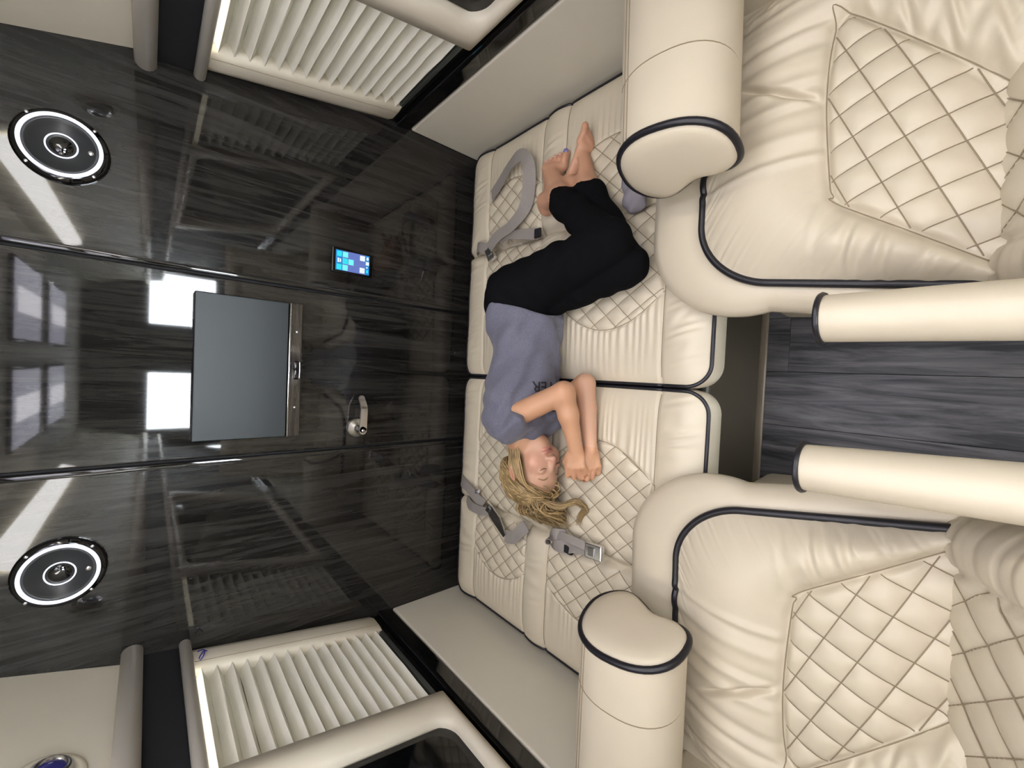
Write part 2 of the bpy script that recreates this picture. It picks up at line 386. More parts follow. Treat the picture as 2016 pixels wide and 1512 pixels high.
# ================================================================== pleated blinds
def blind(s):
    X = WALLS[s][1]
    root = empty('pleated_blind', (X(.92), 1.15, .79), 'ivory pleated blind in the window %s' % ('above the feet end of the sofa' if s > 0 else 'above the head end of the sofa'), 'blind', 'pleated blinds of the rear side windows')
    ya, yb = .90, 1.352; n = 15; za, zb = .800, 1.314; hgt = (zb - za) / n
    for k in range(n):
        zt = zb - k * hgt; zm = zt - hgt * .52; zl = zt - hgt
        rows = [(zt, .042), (zt - .002, .039), ((zt + zm) / 2, .023), (zm + .0015, .006), (zm, .004), (zm - .0015, .006), (zl + .002, .039), (zl, .042)]
        V = []; F = []; ys = np.linspace(ya, yb, 7); wob = rng.normal(0, .0008, (len(rows), len(ys)))
        for i, (z, o) in enumerate(rows):
            for j, y in enumerate(ys): V.append((X(wz(z) + o + .004 + wob[i, j]), y, z + wob[i, j] * .6))
        m2 = len(V)
        for (x, y, z) in list(V): V.append((x + s * .0012, y, z))
        for i in range(len(rows) - 1):
            for j in range(len(ys) - 1):
                a = i * len(ys) + j; q = (a, a + 1, a + len(ys) + 1, a + len(ys)); F.append(q[::s]); F.append(tuple(p + m2 for p in q)[::-s])
        obj('slat', (V, F), M_BLIND, root, smooth=False)
    # padded leather upright at the rear end
    sec = lambda z: [(wz(z) + .060, 1.449), (wz(z) + .030, 1.449), (wz(z) + .012, 1.438), (wz(z) - .002, 1.40), (wz(z) + .000, 1.352), (wz(z) + .006, 1.338), (wz(z) + .018, 1.333), (wz(z) + .03, 1.336), (wz(z) + .060, 1.345)]
    V = []; F = []; zs = [.792, .797, .9, 1.0, 1.1, 1.2, 1.31, 1.316]; k = len(sec(1))
    for z in zs:
        for a, y in sec(z): V.append((X(a + (.006 if z in (.792, 1.316) else 0)), y - (.055 * (1 - (z - .79) / .53) * 0), z))
    for i in range(len(zs) - 1):
        for j in range(k - 1): F.append((i * k + j, i * k + j + 1, (i + 1) * k + j + 1, (i + 1) * k + j)[::-s])
    F.append(tuple(range(k))[::s]); F.append(tuple((len(zs) - 1) * k + j for j in range(k))[::-s])
    pad = obj('end_pad', (V, F), M_TRIM, root)
    ln = [(X(wz(z) - .0005), 1.356, z) for z in np.linspace(.80, 1.31, 12)]
    obj('stitching', tube(ln, .0008, 4), M_STITCH, pad)
    obj('bottom_track', prism([(X(wz(.79) + .012), .788), (X(wz(.8) + .012), .803), (X(wz(.8) + .04), .803), (X(wz(.79) + .04), .788)], 1, .95, 1.40, .002, 2), mat('grey_track', (.05, .055, .05, 1), .3), root)
blind(1); blind(-1)

# ================================================================== things on the rear wall
tv = empty('television', (XC, YR, 1.05), 'flat dark screen mounted on the glossy wood door above the lever handle', 'television')
obj('casing', box(-.229, .186, YR - .026, YR - .004, 1.092, 1.327, .006, 3), M_GLOSSB, tv, smooth=False)
obj('screen', box(-.227, .184, YR - .030, YR - .025, 1.095, 1.325, .002, 2), M_SCREEN, tv, smooth=False)
bz = obj('bezel', box(-.229, .186, YR - .024, YR - .004, 1.054, 1.088, .003, 2), M_WOODH, tv, smooth=False)
obj('chrome_lip', tube([(-.227, YR - .026, 1.0895), (.184, YR - .026, 1.0895)], .0035, 8), M_CHROME, tv)
for x in (-.137, .098): obj('screw', lathe([(.004, 0), (.004, .002), (.001, .003)], (x, YR - .024, 1.070), (0, -1, 0), 12), M_CHROME, bz)
sl = obj('slot', box(-.050, .008, YR - .027, YR - .022, 1.061, 1.077, .006, 3), M_GLOSSB, bz)
obj('slot_rim', tube(smooth_path([(-.047, YR - .027, 1.060), (-.02, YR - .028, 1.0595), (.005, YR - .027, 1.060)], 5), .0022, 6), M_CHROME, bz)

cp = empty('control_panel', (.352, YR, .83), 'small lit touch control panel on the glossy wall right of the door', 'touch panel')
obj('casing', box(.311, .392, YR - .008, YR, .828, .968, .003, 2), M_GLOSSB, cp, smooth=False)
obj('top_edge', box(.313, .390, YR - .011, YR - .007, .964, .968, .0015, 2), mat('dark_grey_plastic', (.06, .06, .065, 1), .4), cp)
def glow(name, c, st): return mat(name, (0.01, .01, .01, 1), .3, emit=(c, st))
xr, xl, zt, zb = .384, .318, .956, .843
def tile(name, s0, s1, t0, t1, m_, lift):
    a = xr + (xl - xr) * t1; b = xr + (xl - xr) * t0; c = zt + (zb - zt) * s1; d = zt + (zb - zt) * s0
    return obj(name, box(a, b, YR - .0085 - lift, YR - .008, c, d), m_, cp, smooth=False)
G_BG = glow('glow_periwinkle', srgb(108, 130, 208), .8); G_CY = glow('glow_cyan', srgb(40, 225, 240), .95); G_CL = glow('glow_pale_cyan', srgb(120, 248, 250), .95)
G_WH = glow('glow_white', srgb(238, 248, 255), .95); G_BL = glow('glow_blue', srgb(20, 140, 215), .85)
tile('screen', 0, 1, 0, 1, G_BG, 0)
tile('icon_bar', 0, .19, 0, 1, G_BL, .0004); tile('icon_bar', .88, 1, 0, 1, G_BL, .0004)
for s0, s1, t0, t1, g in ((.03, .17, .05, .31, G_CY), (.03, .17, .70, .97, G_CY), (.20, .35, .05, .31, G_CL), (.20, .35, .37, .65, G_CY), (.20, .35, .70, .97, G_CL), (.37, .52, .37, .65, G_CL),
                          (.71, .86, .06, .32, G_WH), (.71, .86, .68, .95, G_WH), (.89, .99, .32, .50, G_WH)): tile('icon', s0, s1, t0, t1, g, .0008)
for s0, s1, t0, t1, g in ((.05, .09, .40, .62, G_WH), (.11, .15, .42, .60, G_WH), (.91, .95, .58, .66, G_WH), (.91, .97, .08, .24, G_WH), (.91, .97, .74, .9, G_CY)): tile('icon', s0, s1, t0, t1, g, .0010)

M_CONE = mat('speaker_cone', (.022, .024, .026, 1), .35); M_RING = mat('lit_white_ring', (.8, .82, .85, 1), .3, emit=(srgb(225, 232, 255), .75))
def speaker(cx, cz, lab):
    r = empty('speaker', (cx, YR, cz - .1), lab, 'speaker', 'round speakers on the rear wall')
    c = (cx, YR, cz); ax = (0, -1, 0)
    obj('flange', lathe([(.082, 0), (.082, .006), (.077, .013), (.071, .016), (.058, .016), (.058, .004)], c, ax, 64), M_GLOSSB, r)
    obj('outer_ring', lathe([(.0700, .012), (.0700, .019), (.068, .022), (.0645, .022), (.0625, .019), (.0625, .012)], c, ax, 64), M_RING, r)
    obj('cone', lathe([(.0625, .014), (.0625, .017), (.060, .019), (.056, .017), (.050, .011), (.031, .006), (.026, .010), (.001, .0102)], c, ax, 64), M_CONE, r)
    obj('inner_ring', lathe([(.0285, .008), (.0285, .013), (.0272, .0148), (.0252, .0148), (.0242, .013), (.0242, .008)], c, ax, 48), M_RING, r)
    obj('dust_cap', lathe([(.0242, .009), (.022, .013), (.016, .016), (.008, .0175), (.001, .018)], c, ax, 40), M_GLOSSB, r)
    for a in (45, 135, 225, 315):
        obj('screw', lathe([(.0038, 0), (.0034, .002), (.001, .0026)], (cx + .0765 * math.cos(math.radians(a)), YR - .015, cz + .0765 * math.sin(math.radians(a))), ax, 10), M_CHROME, r)
    obj('badge', lathe([(.006, 0), (.005, .002), (.001, .002)], (cx + (.0 if cx < 0 else 0.0), YR - .014, cz - .048), ax, 10), M_CHROME, r)
speaker(.478, 1.577, 'round speaker with white ring high on the wall, nearer the control panel')
speaker(-.527, 1.567, 'round speaker with white ring high on the wall, on the lever handle side')

def reading_light(s):
    X = WALLS[s][1]; c = np.array([X(.770), 1.10, 1.545]); ax = np.array([-s * .96, 0, -.28])
    r = empty('reading_light', tuple(c), 'chrome reading light on the upper panel, %s' % ('lower left corner of the photo' if s < 0 else 'a glint mirrored beside the speaker'), 'reading light', 'reading lights on the upper side panels')
    obj('base_pad', lathe([(.058, -.02), (.058, .004), (.052, .012), (.040, .015), (.037, .008), (.001, .008)], c, ax, 36), M_TRIM, r)
    obj('lamp_ring', lathe([(.030, .006), (.031, .018), (.029, .026), (.022, .030), (.021, .022)], c, ax, 30), M_CHROME, r)
    obj('lens', lathe([(.0225, .018), (.019, .025), (.010, .028), (.001, .029)], c, ax, 24), mat('blue_lens', (.01, .01, .07, 1), .1, emit=((.25, .22, 1, 1), .05)), r)
reading_light(-1); reading_light(1)
cd = smooth_path([(-.823, 1.392, 1.312), (-.808, 1.400, 1.30), (-.800, 1.385, 1.287), (-.803, 1.365, 1.290), (-.812, 1.360, 1.300), (-.808, 1.375, 1.297), (-.806, 1.392, 1.286), (-.818, 1.398, 1.276)], 6)
tag(obj('cord', tube(cd, .0016, 6), mat('violet_cord', (.02, .02, .22, 1), .4)), 'thin violet cord looped beside the blind at the lamp rail', 'cord')

# ================================================================== ceiling lamps
def area(name, loc, sx, sy, power, color, parent, rot=(0, 0, 0)):
    l = bpy.data.lights.new(name, 'AREA'); l.shape = 'RECTANGLE'; l.size = sx; l.size_y = sy; l.energy = power; l.color = color
    o = bpy.data.objects.new(name, l); COL.objects.link(o); o.parent = parent; o.location = np.array(loc) - WLOC[parent]; o.rotation_euler = rot
    return o
M_DIFF = mat('lamp_diffuser', (.6, .6, .65, 1), .5, emit=((.82, .80, 1, 1), 3.0)); M_LED = mat('led_strip', (.8, .8, .8, 1), .5, emit=((1, .975, .94, 1), 13))
for yy in (.55, -.35, -1.25):
    for sx in (-1, 1):
        cx = XC + sx * .26
        r = empty('ceiling_light', (cx, yy, 1.885), 'flat lavender ceiling lamp mirrored at the top of the rear wall, %s row, %s side' % ({.55: 'nearest', -.35: 'middle', -1.25: 'farthest'}[yy], 'feet' if sx > 0 else 'head'), 'ceiling light', 'flat ceiling lamps over the seats')
        obj('frame', box(cx - .20, cx + .20, yy - .32, yy + .32, 1.884, 1.90, .004, 2), M_GLOSSB, r)
        obj('diffuser', box(cx - .185, cx + .185, yy - .305, yy + .305, 1.880, 1.886, .002, 2), M_DIFF, r, smooth=False)
        area('lamp', (cx, yy, 1.876), .12, .56, CEIL_W, (1, .975, .965), r)
for s in (1, -1):
    X = WALLS[s][1]
    r = empty('cove_light', (X(.69), .2, 1.74), 'long led strip under the ceiling edge %s, mirrored in the glossy wall' % ('above the feet' if s > 0 else 'above the head'), 'led strip', 'led strips along the ceiling edges')
    obj('strip', prism([(X(.700), 1.735), (X(.676), 1.735), (X(.650), 1.800), (X(.668), 1.812), (X(.675), 1.80)], 1, -.75, .85, .004, 2), M_LED, r, smooth=False)

# ================================================================== sofa
M_SOFA = M_LEATHER
sb = empty('sofa_plinth', (XC, .9, 0), 'dark brown plinth under the cream sofa cushions, above the grey planks', 'sofa plinth')
obj('front_panel', box(-.88, .85, .462, .49, .012, .36, .012, 3), M_BROWN, sb, smooth=False)
obj('body', box(-.88, .85, .50, 1.40, .0, .365, .01, 2), M_BROWN, sb)
obj('kick_trim', box(-.30, .26, .447, .470, .0, .012, .005, 3), mat('brown_edge_trim', (.16, .13, .09, 1), .45), sb)
def noise1(x, seed, n=5):
    r = np.random.default_rng(seed); y = 0 * x
    for k in range(n): y = y + np.sin(x * r.uniform(20, 160) + r.uniform(0, 6.28)) / (k + 1)
    return y
def quilt(X, Y, fams, amp):
    q = np.ones_like(X)
    for (ang, sp, off) in fams:
        a = math.radians(ang); c = (-math.sin(a) * X + math.cos(a) * Y - off) / sp
        q = q * np.abs(np.sin(math.pi * c)) ** .55
    return amp * q
def fam_lines(fams, poly, inset):
    P = np.asarray(poly); out = []
    for (ang, sp, off) in fams:
        a = math.radians(ang); nrm = np.array([-math.sin(a), math.cos(a)]); d = np.array([math.cos(a), math.sin(a)])
        pr = P @ nrm; k0 = int(math.floor((pr.min() - off) / sp)); k1 = int(math.ceil((pr.max() - off) / sp)); mid = P.mean(0) @ d
        for k in range(k0, k1 + 1):
            p = nrm * (off + k * sp) + d * mid
            for t0, t1 in clip_line(p, d, poly, inset): out.append((p + d * t0, p + d * t1))
    return out
def rounded(n, m_, hx, hy, r4):
    """grid over a rectangle with rounded corners; r4 = radius at (-,-),(+,-),(+,+),(-,+)"""
    def axis(k, hh):
        t = np.linspace(-1, 1, k); return hh * (np.sign(t) * (1 - (1 - np.abs(t)) ** 1.12))
    x, y = np.meshgrid(axis(n, hx), axis(m_, hy), indexing='ij')
    for sx, sy, r in ((-1, -1, r4[0]), (1, -1, r4[1]), (1, 1, r4[2]), (-1, 1, r4[3])):
        a = (sx * x - (hx - r)) / r; b = (sy * y - (hy - r)) / r; k = (a > 0) & (b > 0)
        mx_ = np.maximum(a, b); L_ = np.sqrt(a * a + b * b) + 1e-12
        x = np.where(k, sx * (hx - r + r * a * mx_ / L_), x); y = np.where(k, sy * (hy - r + r * b * mx_ / L_), y)
    return x, y
def border(n, m_):
    i = [k * m_ for k in range(n)]                              # y low, x rising
    j = [(n - 1) * m_ + k for k in range(1, m_)]                # x high, y rising
    a = [k * m_ + m_ - 1 for k in range(n - 2, -1, -1)]         # y high, x falling
    b = [k for k in range(m_ - 2, 0, -1)]                       # x low, y falling
    return i + j + a + b
def cushion(name, X, Y, hfun, skirt, parent, label=None, cat=None, group=None, flip=False):
    """top surface from a height function plus side rings; skirt = [(outward, z)] (z absolute) or callable(P, N) -> points"""
    n, m_ = X.shape; Z = hfun(X, Y); V = np.stack([X, Y, Z], 2).reshape(-1, 3); F = [grid_faces(n, m_)]
    B = border(n, m_); k = len(B); P = V[B]
    T = np.roll(P, -1, 0) - np.roll(P, 1, 0); T[:, 2] = 0; T /= np.linalg.norm(T, axis=1)[:, None] + 1e-12
    Nn = np.stack([T[:, 1], -T[:, 0], 0 * T[:, 0]], 1)
    if flip: Nn = -Nn
    prev = np.array(B); VV = [V]; cnt = len(V)
    for s in skirt:
        Q = s(P, Nn); VV.append(Q); cur = np.arange(cnt, cnt + k); cnt += k
        F.append(np.stack([prev, cur, np.roll(cur, -1), np.roll(prev, -1)], 1)); prev = cur
    c = VV[-1].mean(0); VV.append(c[None]); F.append(np.stack([prev, np.full(k, cnt), np.full(k, cnt), np.roll(prev, -1)], 1)[:, [0, 1, 3]] if False else np.stack([prev, np.roll(prev, -1), np.full(k, cnt), np.full(k, cnt)], 1)[:0])
    F = np.concatenate(F)
    if flip: F = F[:, ::-1]
    V = np.concatenate(VV)
    return (V, F), P, Nn

ZS = .452
def sofa_cushion(x0, x1, mirror, outer):
    cx, cy = (x0 + x1) / 2, (.418 + 1.385) / 2; hx, hy = (x1 - x0) / 2, (1.385 - .418) / 2
    s = mirror
    rf = .055; inn = s < 0   # inner = towards the middle of the cabin
    if not outer: r4 = (rf, .012, .012, .05) if s > 0 else (.012, rf, .05, .012)
    else: r4 = (.012, .05, .05, .012) if s > 0 else (.05, .012, .012, .05)
    gx, gy = rounded(140, 290, hx, hy, r4); X = gx + cx; Y = gy + cy
    seam = .456 if s > 0 else -.50
    # outline for the crown
    n, m_ = X.shape; B = border(n, m_); ol = np.stack([X.ravel()[B], Y.ravel()[B]], 1)[::7]
    U = lambda Xx: s * (Xx - seam)       # + is towards the side wall
    ys = [.535, .885, .985, 1.262]
    def qarea(ya, yb, rin, rout):
        ym = (ya + yb) / 2; hh = (yb - ya) / 2; pts = []
        for t in np.linspace(-1, 1, 13):          # inner arc (bulges towards the middle)
            pts.append((seam - s * (rin - .09 * t * t), ym + hh * t))
        for t in np.linspace(1, -1, 13):
            pts.append((seam + s * (rout - .06 * t * t), ym + hh * t))
        return pts
    qf = qarea(ys[0], ys[1], .325, .21); qb = qarea(ys[2], ys[3], .325, .225)
    fams = [(57, .045, .012), (-46, .043, .02)] if s < 0 else [(123, .045, .012), (226, .043, .02)]
    sd = 11 if s > 0 else 23
    def h(Xx, Yy):
        d = np.maximum(poly_sd(Xx, Yy, ol), 0)
        Z = ZS + .020 * (1 - np.exp(-d / .028)) - .003
        u = U(Xx)
        e = (np.abs(u)); Z = Z - .010 * np.exp(-(e / .012) ** 2)
        for yv in (ys[0], ys[1], ys[2], ys[3]): Z = Z - .0045 * np.exp(-((Yy - yv) / .005) ** 2)
        dis = []
        for q in (qf, qb):
            sdq = poly_sd(Xx, Yy, q); inside = sstep(-.002, .006, sdq)
            Z = Z + inside * (quilt(Xx, Yy, fams, .0068) - .002) - .0035 * np.exp(-(sdq / .005) ** 2)
            # gathers outside the arc ends
            out = sstep(0, -.006, sdq) * np.exp(-np.clip(-sdq, 0, 1) / .055)
            lat = sstep(.10, .20, np.abs(u)) * ((Yy > q[0][1] - .004) & (Yy < q[12][1] + .004))
            Z = Z + .0028 * out * lat * np.sin(Yy * 300 + 1.6 * noise1(Yy * .5, sd))
        # front roll and rear strip pucker
        for ya, yb, am in ((.42, ys[0], .0022), (ys[3], 1.385, .0022), (ys[1], ys[2], .0020)):
            t = np.clip((Yy - ya) / (yb - ya), 0, 1); k_ = (t > 0) & (t < 1)
            Z = Z + k_ * am * np.sin(math.pi * t) * np.sin(Xx * 150 + 2.0 * noise1(Xx * .6 + Yy * .3, sd + 3)) * (.5 + .5 * np.sin(Xx * 23 + sd))
            Z = Z + k_ * .010 * np.sin(math.pi * t)
        Z = Z + .0012 * np.sin(Xx * 31 + 2) * np.sin(Yy * 27 + sd)
        return Z
    rings = [lambda P, N_, o=o, z=z: np.stack([P[:, 0] + N_[:, 0] * o, P[:, 1] + N_[:, 1] * o, 0 * P[:, 0] + z], 1) for o, z in ((.003, ZS - .012), (.004, ZS - .04), (.002, ZS - .066), (-.006, ZS - .078), (-.03, ZS - .082), (-.10, ZS - .082))]
    vf, P, Nn = cushion('seat', X, Y, h, rings, None)
    return vf, h, P, Nn, (qf, qb), fams, ys
def make_sofa(x0, x1, s, outer, label):
    vf, h, P, Nn, qs, fams, ys = sofa_cushion(x0, x1, s, outer)
    r = empty('sofa_cushion', ((x0 + x1) / 2, .9, ZS - .08), label, 'sofa cushion', 'quilted cushions of the rear sofa')
    pad = obj('pad', vf, M_SOFA, r)
    # piping on every side except the inner fold
    fold = x0 if ((s > 0) == outer) else x1
    k = np.abs(P[:, 0] - fold) > .004
    i0 = next(i for i in range(len(k)) if not k[i] and k[(i + 1) % len(k)])
    Q = np.roll(P, -i0 - 1, 0); kk = np.roll(k, -i0 - 1); Q = Q[:int(np.argmin(kk))] if not kk.all() else Q
    Q = Q + np.array([0, 0, .001]); obj('piping', tube(Q[::2], .0048, 7), M_PIPING, r)
    h = soft(h); L = []
    def put(a, b, keep=None):
        n = max(3, int(np.hypot(*(np.array(b) - np.array(a))) / .006)); t = np.linspace(0, 1, n)
        x = a[0] + (b[0] - a[0]) * t; y = a[1] + (b[1] - a[1]) * t
        L.append(thread(np.stack([x, y, h(x, y) + .0006], 1)))
    for q in qs:
        for a, b in fam_lines(fams, q, .001):
            sp = b - a; ll = np.hypot(*sp)
            if ll < .012: continue
            t = np.linspace(0, 1, 60); xx = a[0] + sp[0] * t; ok = (xx > x0 + .008) & (xx < x1 - .008)
            if ok.sum() < 6: continue
            i = np.where(ok)[0]; put(a + sp * t[i[0]], a + sp * t[i[-1]])
        arc = np.array(q); sel = arc[(arc[:, 0] > x0 + .008) & (arc[:, 0] < x1 - .008)]
        for part in (q[:13], q[13:]):
            pp = np.array([p for p in part if x0 + .01 < p[0] < x1 - .01])
            if len(pp) > 3: L.append(thread(np.stack([pp[:, 0], pp[:, 1], h(pp[:, 0], pp[:, 1]) + .0008], 1)))
    for yv in ys: put((x0 + .02, yv), (x1 - .012, yv))
    obj('stitching', merge(*L), M_STITCH, r)
    return r
make_sofa(-.0125, .452, 1, False, 'quilted cream cushion under the black trousers, right of the middle seam')
make_sofa(.456, .836, 1, True, 'quilted cream cushion under the bare feet, against the side panel')
make_sofa(-.502, -.0235, -1, False, 'quilted cream cushion under the head and hands of the girl')
make_sofa(-.872, -.506, -1, True, 'quilted cream cushion against the side panel beyond the hair')

# ================================================================== captain chairs
def chair(sgn, lab):
    """built for the right-hand chair, mirrored for the other one"""
    def W(p):
        p = np.asarray(p, float).copy()
        if sgn < 0: 
            x, y = -.060 - p[..., 0] + .26, p[..., 1] + .02 - .30; c_, s_ = math.cos(.04), math.sin(.04)
            p[..., 0] = -.26 + c_ * x - s_ * y; p[..., 1] = .30 + s_ * x + c_ * y
        else: p[..., 0] = p[..., 0] + .006
        return p
    def mk(name, vf, material, parent, smooth=True):
        v, f = vf; v = W(v)
        if sgn < 0: f = f[:, ::-1] if isinstance(f, np.ndarray) else [tuple(q)[::-1] for q in f]
        return obj(name, (v, f), material, parent, smooth)
    r = empty('captain_chair', tuple(W((.42, .15, 0))), lab, 'chair', 'cream captain chairs facing the sofa')
    ZC = .545
    hx, hy = .285, .235; cx, cy = 0, .178
    gx, gy = rounded(240, 210, hx, hy, (.03, .03, .12, .13))
    def shear(gx, gy):
        y = gy + cy; ii = .137 + .058 * np.clip((y + .05) / .40, 0, 1.2); x = gx + hx; return ii + x * (.715 - ii) / (2 * hx), y
    X, Y = shear(gx, gy); n, m_ = X.shape; B = border(n, m_); ol = np.stack([X.ravel()[B], Y.ravel()[B]], 1)[::7]
    qp = [(.135, -.06), (.165, -.01), (.290, .172), (.31, .185), (.34, .192), (.48, .203), (.585, .196), (.602, .178), (.405, -.005), (.35, -.06)]
    fams = [(-68, .0465, .473 - .0), (-155, .046, .0195)]
    a0 = math.radians(-68)
    def h(Xx, Yy):
        d = np.maximum(poly_sd(Xx, Yy, ol), 0); sq = poly_sd(Xx, Yy, qp)
        ou = np.clip(-sq, 0, 1); bol = d / (d + ou + 1e-4)            # 0 at piping, 1 at quilt edge
        Z = ZC + .050 * np.sin(math.pi * np.clip(bol, 0, 1) * .82) * np.clip((d + ou) / .08, .25, 1)
        Z = Z - .006 * np.exp(-(sq / .008) ** 2)
        ins = sstep(-.004, .012, sq)
        base_in = ZC + .027 + .010 * (1 - np.exp(-np.clip(sq, 0, 1) / .03)) - .03 * sstep(.10, -.03, Yy)
        Z = Z * (1 - ins) + ins * (base_in + quilt(Xx, Yy, fams, .0075))
        # gathers beside the quilt: fine folds across the bolsters
        along = np.where(Yy > .19, Xx, Yy)
        inb = sstep(0, -.008, sq)
        sidei = inb * (Xx < .32) * sstep(.235, .15, Yy)
        sideo = inb * (Xx > .40) * sstep(.19, .12, Yy)
        fr = inb * sstep(.17, .22, Yy)
        Z = Z + .0036 * sidei * np.sin((Yy * .9 + Xx * .45) * 165 + 1.8 * noise1(Yy, 3)) * np.sin(math.pi * np.clip(bol, 0, 1)) ** .6
        Z = Z + .0034 * sideo * np.sin((Yy * .8 - Xx * .5) * 170 + 1.8 * noise1(Yy, 5))
        Z = Z + .0030 * fr * sstep(.33, .40, Xx) * np.sin(Xx * 120 + 12 * (Yy - .2) + 1.6 * noise1(Xx, 8))
        Z = Z - .016 * np.exp(-((Xx - .475 - .55 * (Yy - .21)) / .006) ** 2) * sstep(.20, .24, Yy) * sstep(.36, .30, Yy)
        Z = Z + .0016 * np.exp(-d / .03) * np.sin(Xx * 170 + Yy * 190 + 2 * noise1(Xx + Yy, 9)) * sstep(.004, .012, d)
        return Z
    def ring(of, os, z):
        def fn(P, N_):
            fr = np.clip(N_[:, 1], 0, 1) ** 1.2; o = os + (of - os) * fr
            o = np.where(N_[:, 1] < -.5, -.01, o)
            return np.stack([P[:, 0] + N_[:, 0] * o, P[:, 1] + N_[:, 1] * o, 0 * P[:, 0] + z], 1)
        return fn
    rings = [ring(.006, .003, ZC - .006), ring(.035, .012, ZC - .004), ring(.075, .022, ZC - .009), ring(.11, .032, ZC - .020), ring(.132, .038, ZC - .036), ring(.136, .038, ZC - .052), ring(.125, .032, ZC - .066), ring(.08, .02, ZC - .070), ring(.02, -.02, ZC - .071), ring(-.1, -.08, ZC - .071)]
    vf, P, Nn = cushion('seat', X, Y, h, rings, None)
    seat = mk('seat', vf, M_LEATHER, r)
    k = (P[:, 1] > -.045) & ((P[:, 0] < .56) | (P[:, 1] > .40)) & (P[:, 0] < .60); i0 = next(i for i in range(len(k)) if not k[i] and k[(i + 1) % len(k)]); Q = np.roll(P, -i0 - 1, 0)[:int(k.sum())] + np.array([0, 0, .002])
    mk('piping', tube(Q[::2], .0075, 8), M_PIPING, seat)
    h = soft(h); L = []
    for a, b in fam_lines(fams, qp, .002):
        ll = np.hypot(*(b - a))
        if ll < .015: continue
        t = np.linspace(0, 1, max(4, int(ll / .006))); x = a[0] + (b - a)[0] * t; y = a[1] + (b - a)[1] * t; kk = y > -.05
        if kk.sum() > 3: L.append(thread(np.stack([x[kk], y[kk], h(x, y)[kk] + .0006], 1)))
    q = smooth_path(np.array([(p[0], p[1], 0) for p in qp]), 8)[:, :2]; q = q[q[:, 1] > -.045]
    L.append(thread(np.stack([q[:, 0], q[:, 1], h(q[:, 0], q[:, 1]) + .0006], 1)))
    mk('stitching', merge(*L), M_STITCH, seat)
    # backrest: quilted pad leaning back behind the seat
    n, m_ = 110, 90; gx, gv = np.meshgrid(np.linspace(.10, .72, n), np.linspace(0, .62, m_), indexing='ij')
    qb = [(.20, -.1), (.20, .30), (.25, .5), (.60, .5), (.65, .30), (.65, -.1)]
    fb = [(52, .055, .01), (128, .055, .01)]
    def hb(x, v):
        d = np.minimum(np.minimum(x - .10, .72 - x), .62 - v); d = np.maximum(d, 0); sq = poly_sd(x, v, qb); ins = sstep(-.004, .01, sq)
        z = .05 * (1 - np.exp(-d / .03)) + .016 * np.sin(math.pi * np.clip(-sq / .1, 0, 1))
        z = z - .006 * np.exp(-(sq / .006) ** 2) + ins * quilt(x, v, fb, .007)
        return z + .003 * (1 - ins) * np.sin(v * 150 + 2 * noise1(v, 14))
    lean = math.radians(28); ca, sa = math.cos(lean), math.sin(lean)
    def toW(x, v, z): return np.stack([x, -.020 - v * sa + z * ca - .015, ZC - .03 + v * ca + z * sa], -1)
    front = toW(gx, gv, hb(gx, gv)).reshape(-1, 3); back = toW(gx, gv, -.06 + 0 * gx).reshape(-1, 3); ff = grid_faces(n, m_)
    Bk = np.array(border(n, m_)); N0 = len(front)
    sidef = np.stack([Bk, Bk + N0, np.roll(Bk, -1) + N0, np.roll(Bk, -1)], 1)
    bk = mk('backrest', (np.concatenate([front, back]), np.concatenate([ff[:, ::-1], (ff + N0), sidef[:, ::-1]])), M_LEATHER, r)
    hb = soft(hb); L = []
    for a, b in fam_lines(fb, qb, .002):
        t = np.linspace(0, 1, 30); x = a[0] + (b - a)[0] * t; v = a[1] + (b - a)[1] * t; kk = v > .005
        if kk.sum() > 3: L.append(thread(toW(x, v, hb(x, v) + .0006)[kk]))
    mk('stitching', merge(*L), M_STITCH, bk)
    # slim inner armrest running forward from the backrest
    def slim(t): return .0485 * (1 - .08 * t)
    ax_ = 0 if sgn > 0 else -.030; C0 = np.array([.085 + ax_, -.22, .70]); C1 = np.array([.090 + ax_, .154 - (0 if sgn > 0 else .014), .705]); sec = []
    for t in np.linspace(0, 1, 12):
        c = C0 + (C1 - C0) * t; c[2] += .004 * math.sin(t * 3); rr = .0325 + .002 * (1 - t); sec.append((c, rr))
    V = []; F = []; kk = 22
    for c, rr in sec:
        for j in range(kk):
            a = 2 * math.pi * j / kk; V.append((c[0] + rr * math.cos(a), c[1], c[2] + rr * 1.25 * math.sin(a)))
    for i in range(len(sec) - 1):
        for j in range(kk): F.append((i * kk + j, i * kk + (j + 1) % kk, (i + 1) * kk + (j + 1) % kk, (i + 1) * kk + j)[::-1])
    ends = []
    for f_, o in ((.98, .004), (.90, .008), (.6, .011), (.25, .012)):
        c, rr = sec[-1]; ends.append([(c[0] + rr * f_ * math.cos(2 * math.pi * j / kk), c[1] + o, c[2] + rr * 1.25 * f_ * math.sin(2 * math.pi * j / kk)) for j in range(kk)])
    base = (len(sec) - 1) * kk
    for e in ends:
        nb = len(V); V += e
        for j in range(kk): F.append((base + j, base + (j + 1) % kk, nb + (j + 1) % kk, nb + j)[::-1])
        base = nb
    F.append(tuple(base + j for j in range(kk))); F.append(tuple(range(kk))[::-1])
    arm = mk('armrest', (V, F), M_LEATHER, r)
    mk('arm_bracket', tube([(.085 + ax_, -.165, .685), (.150, -.165, .685)], .020, 16), M_MATTEB, arm)
    c, rr = sec[-1]
    mk('piping', tube([(c[0] + (rr + .001) * math.cos(a), c[1] + .004, c[2] + (rr + .001) * 1.25 * math.sin(a)) for a in np.linspace(0, 2 * math.pi, 26, endpoint=False)], .0038, 7, closed=True), M_PIPING, arm)
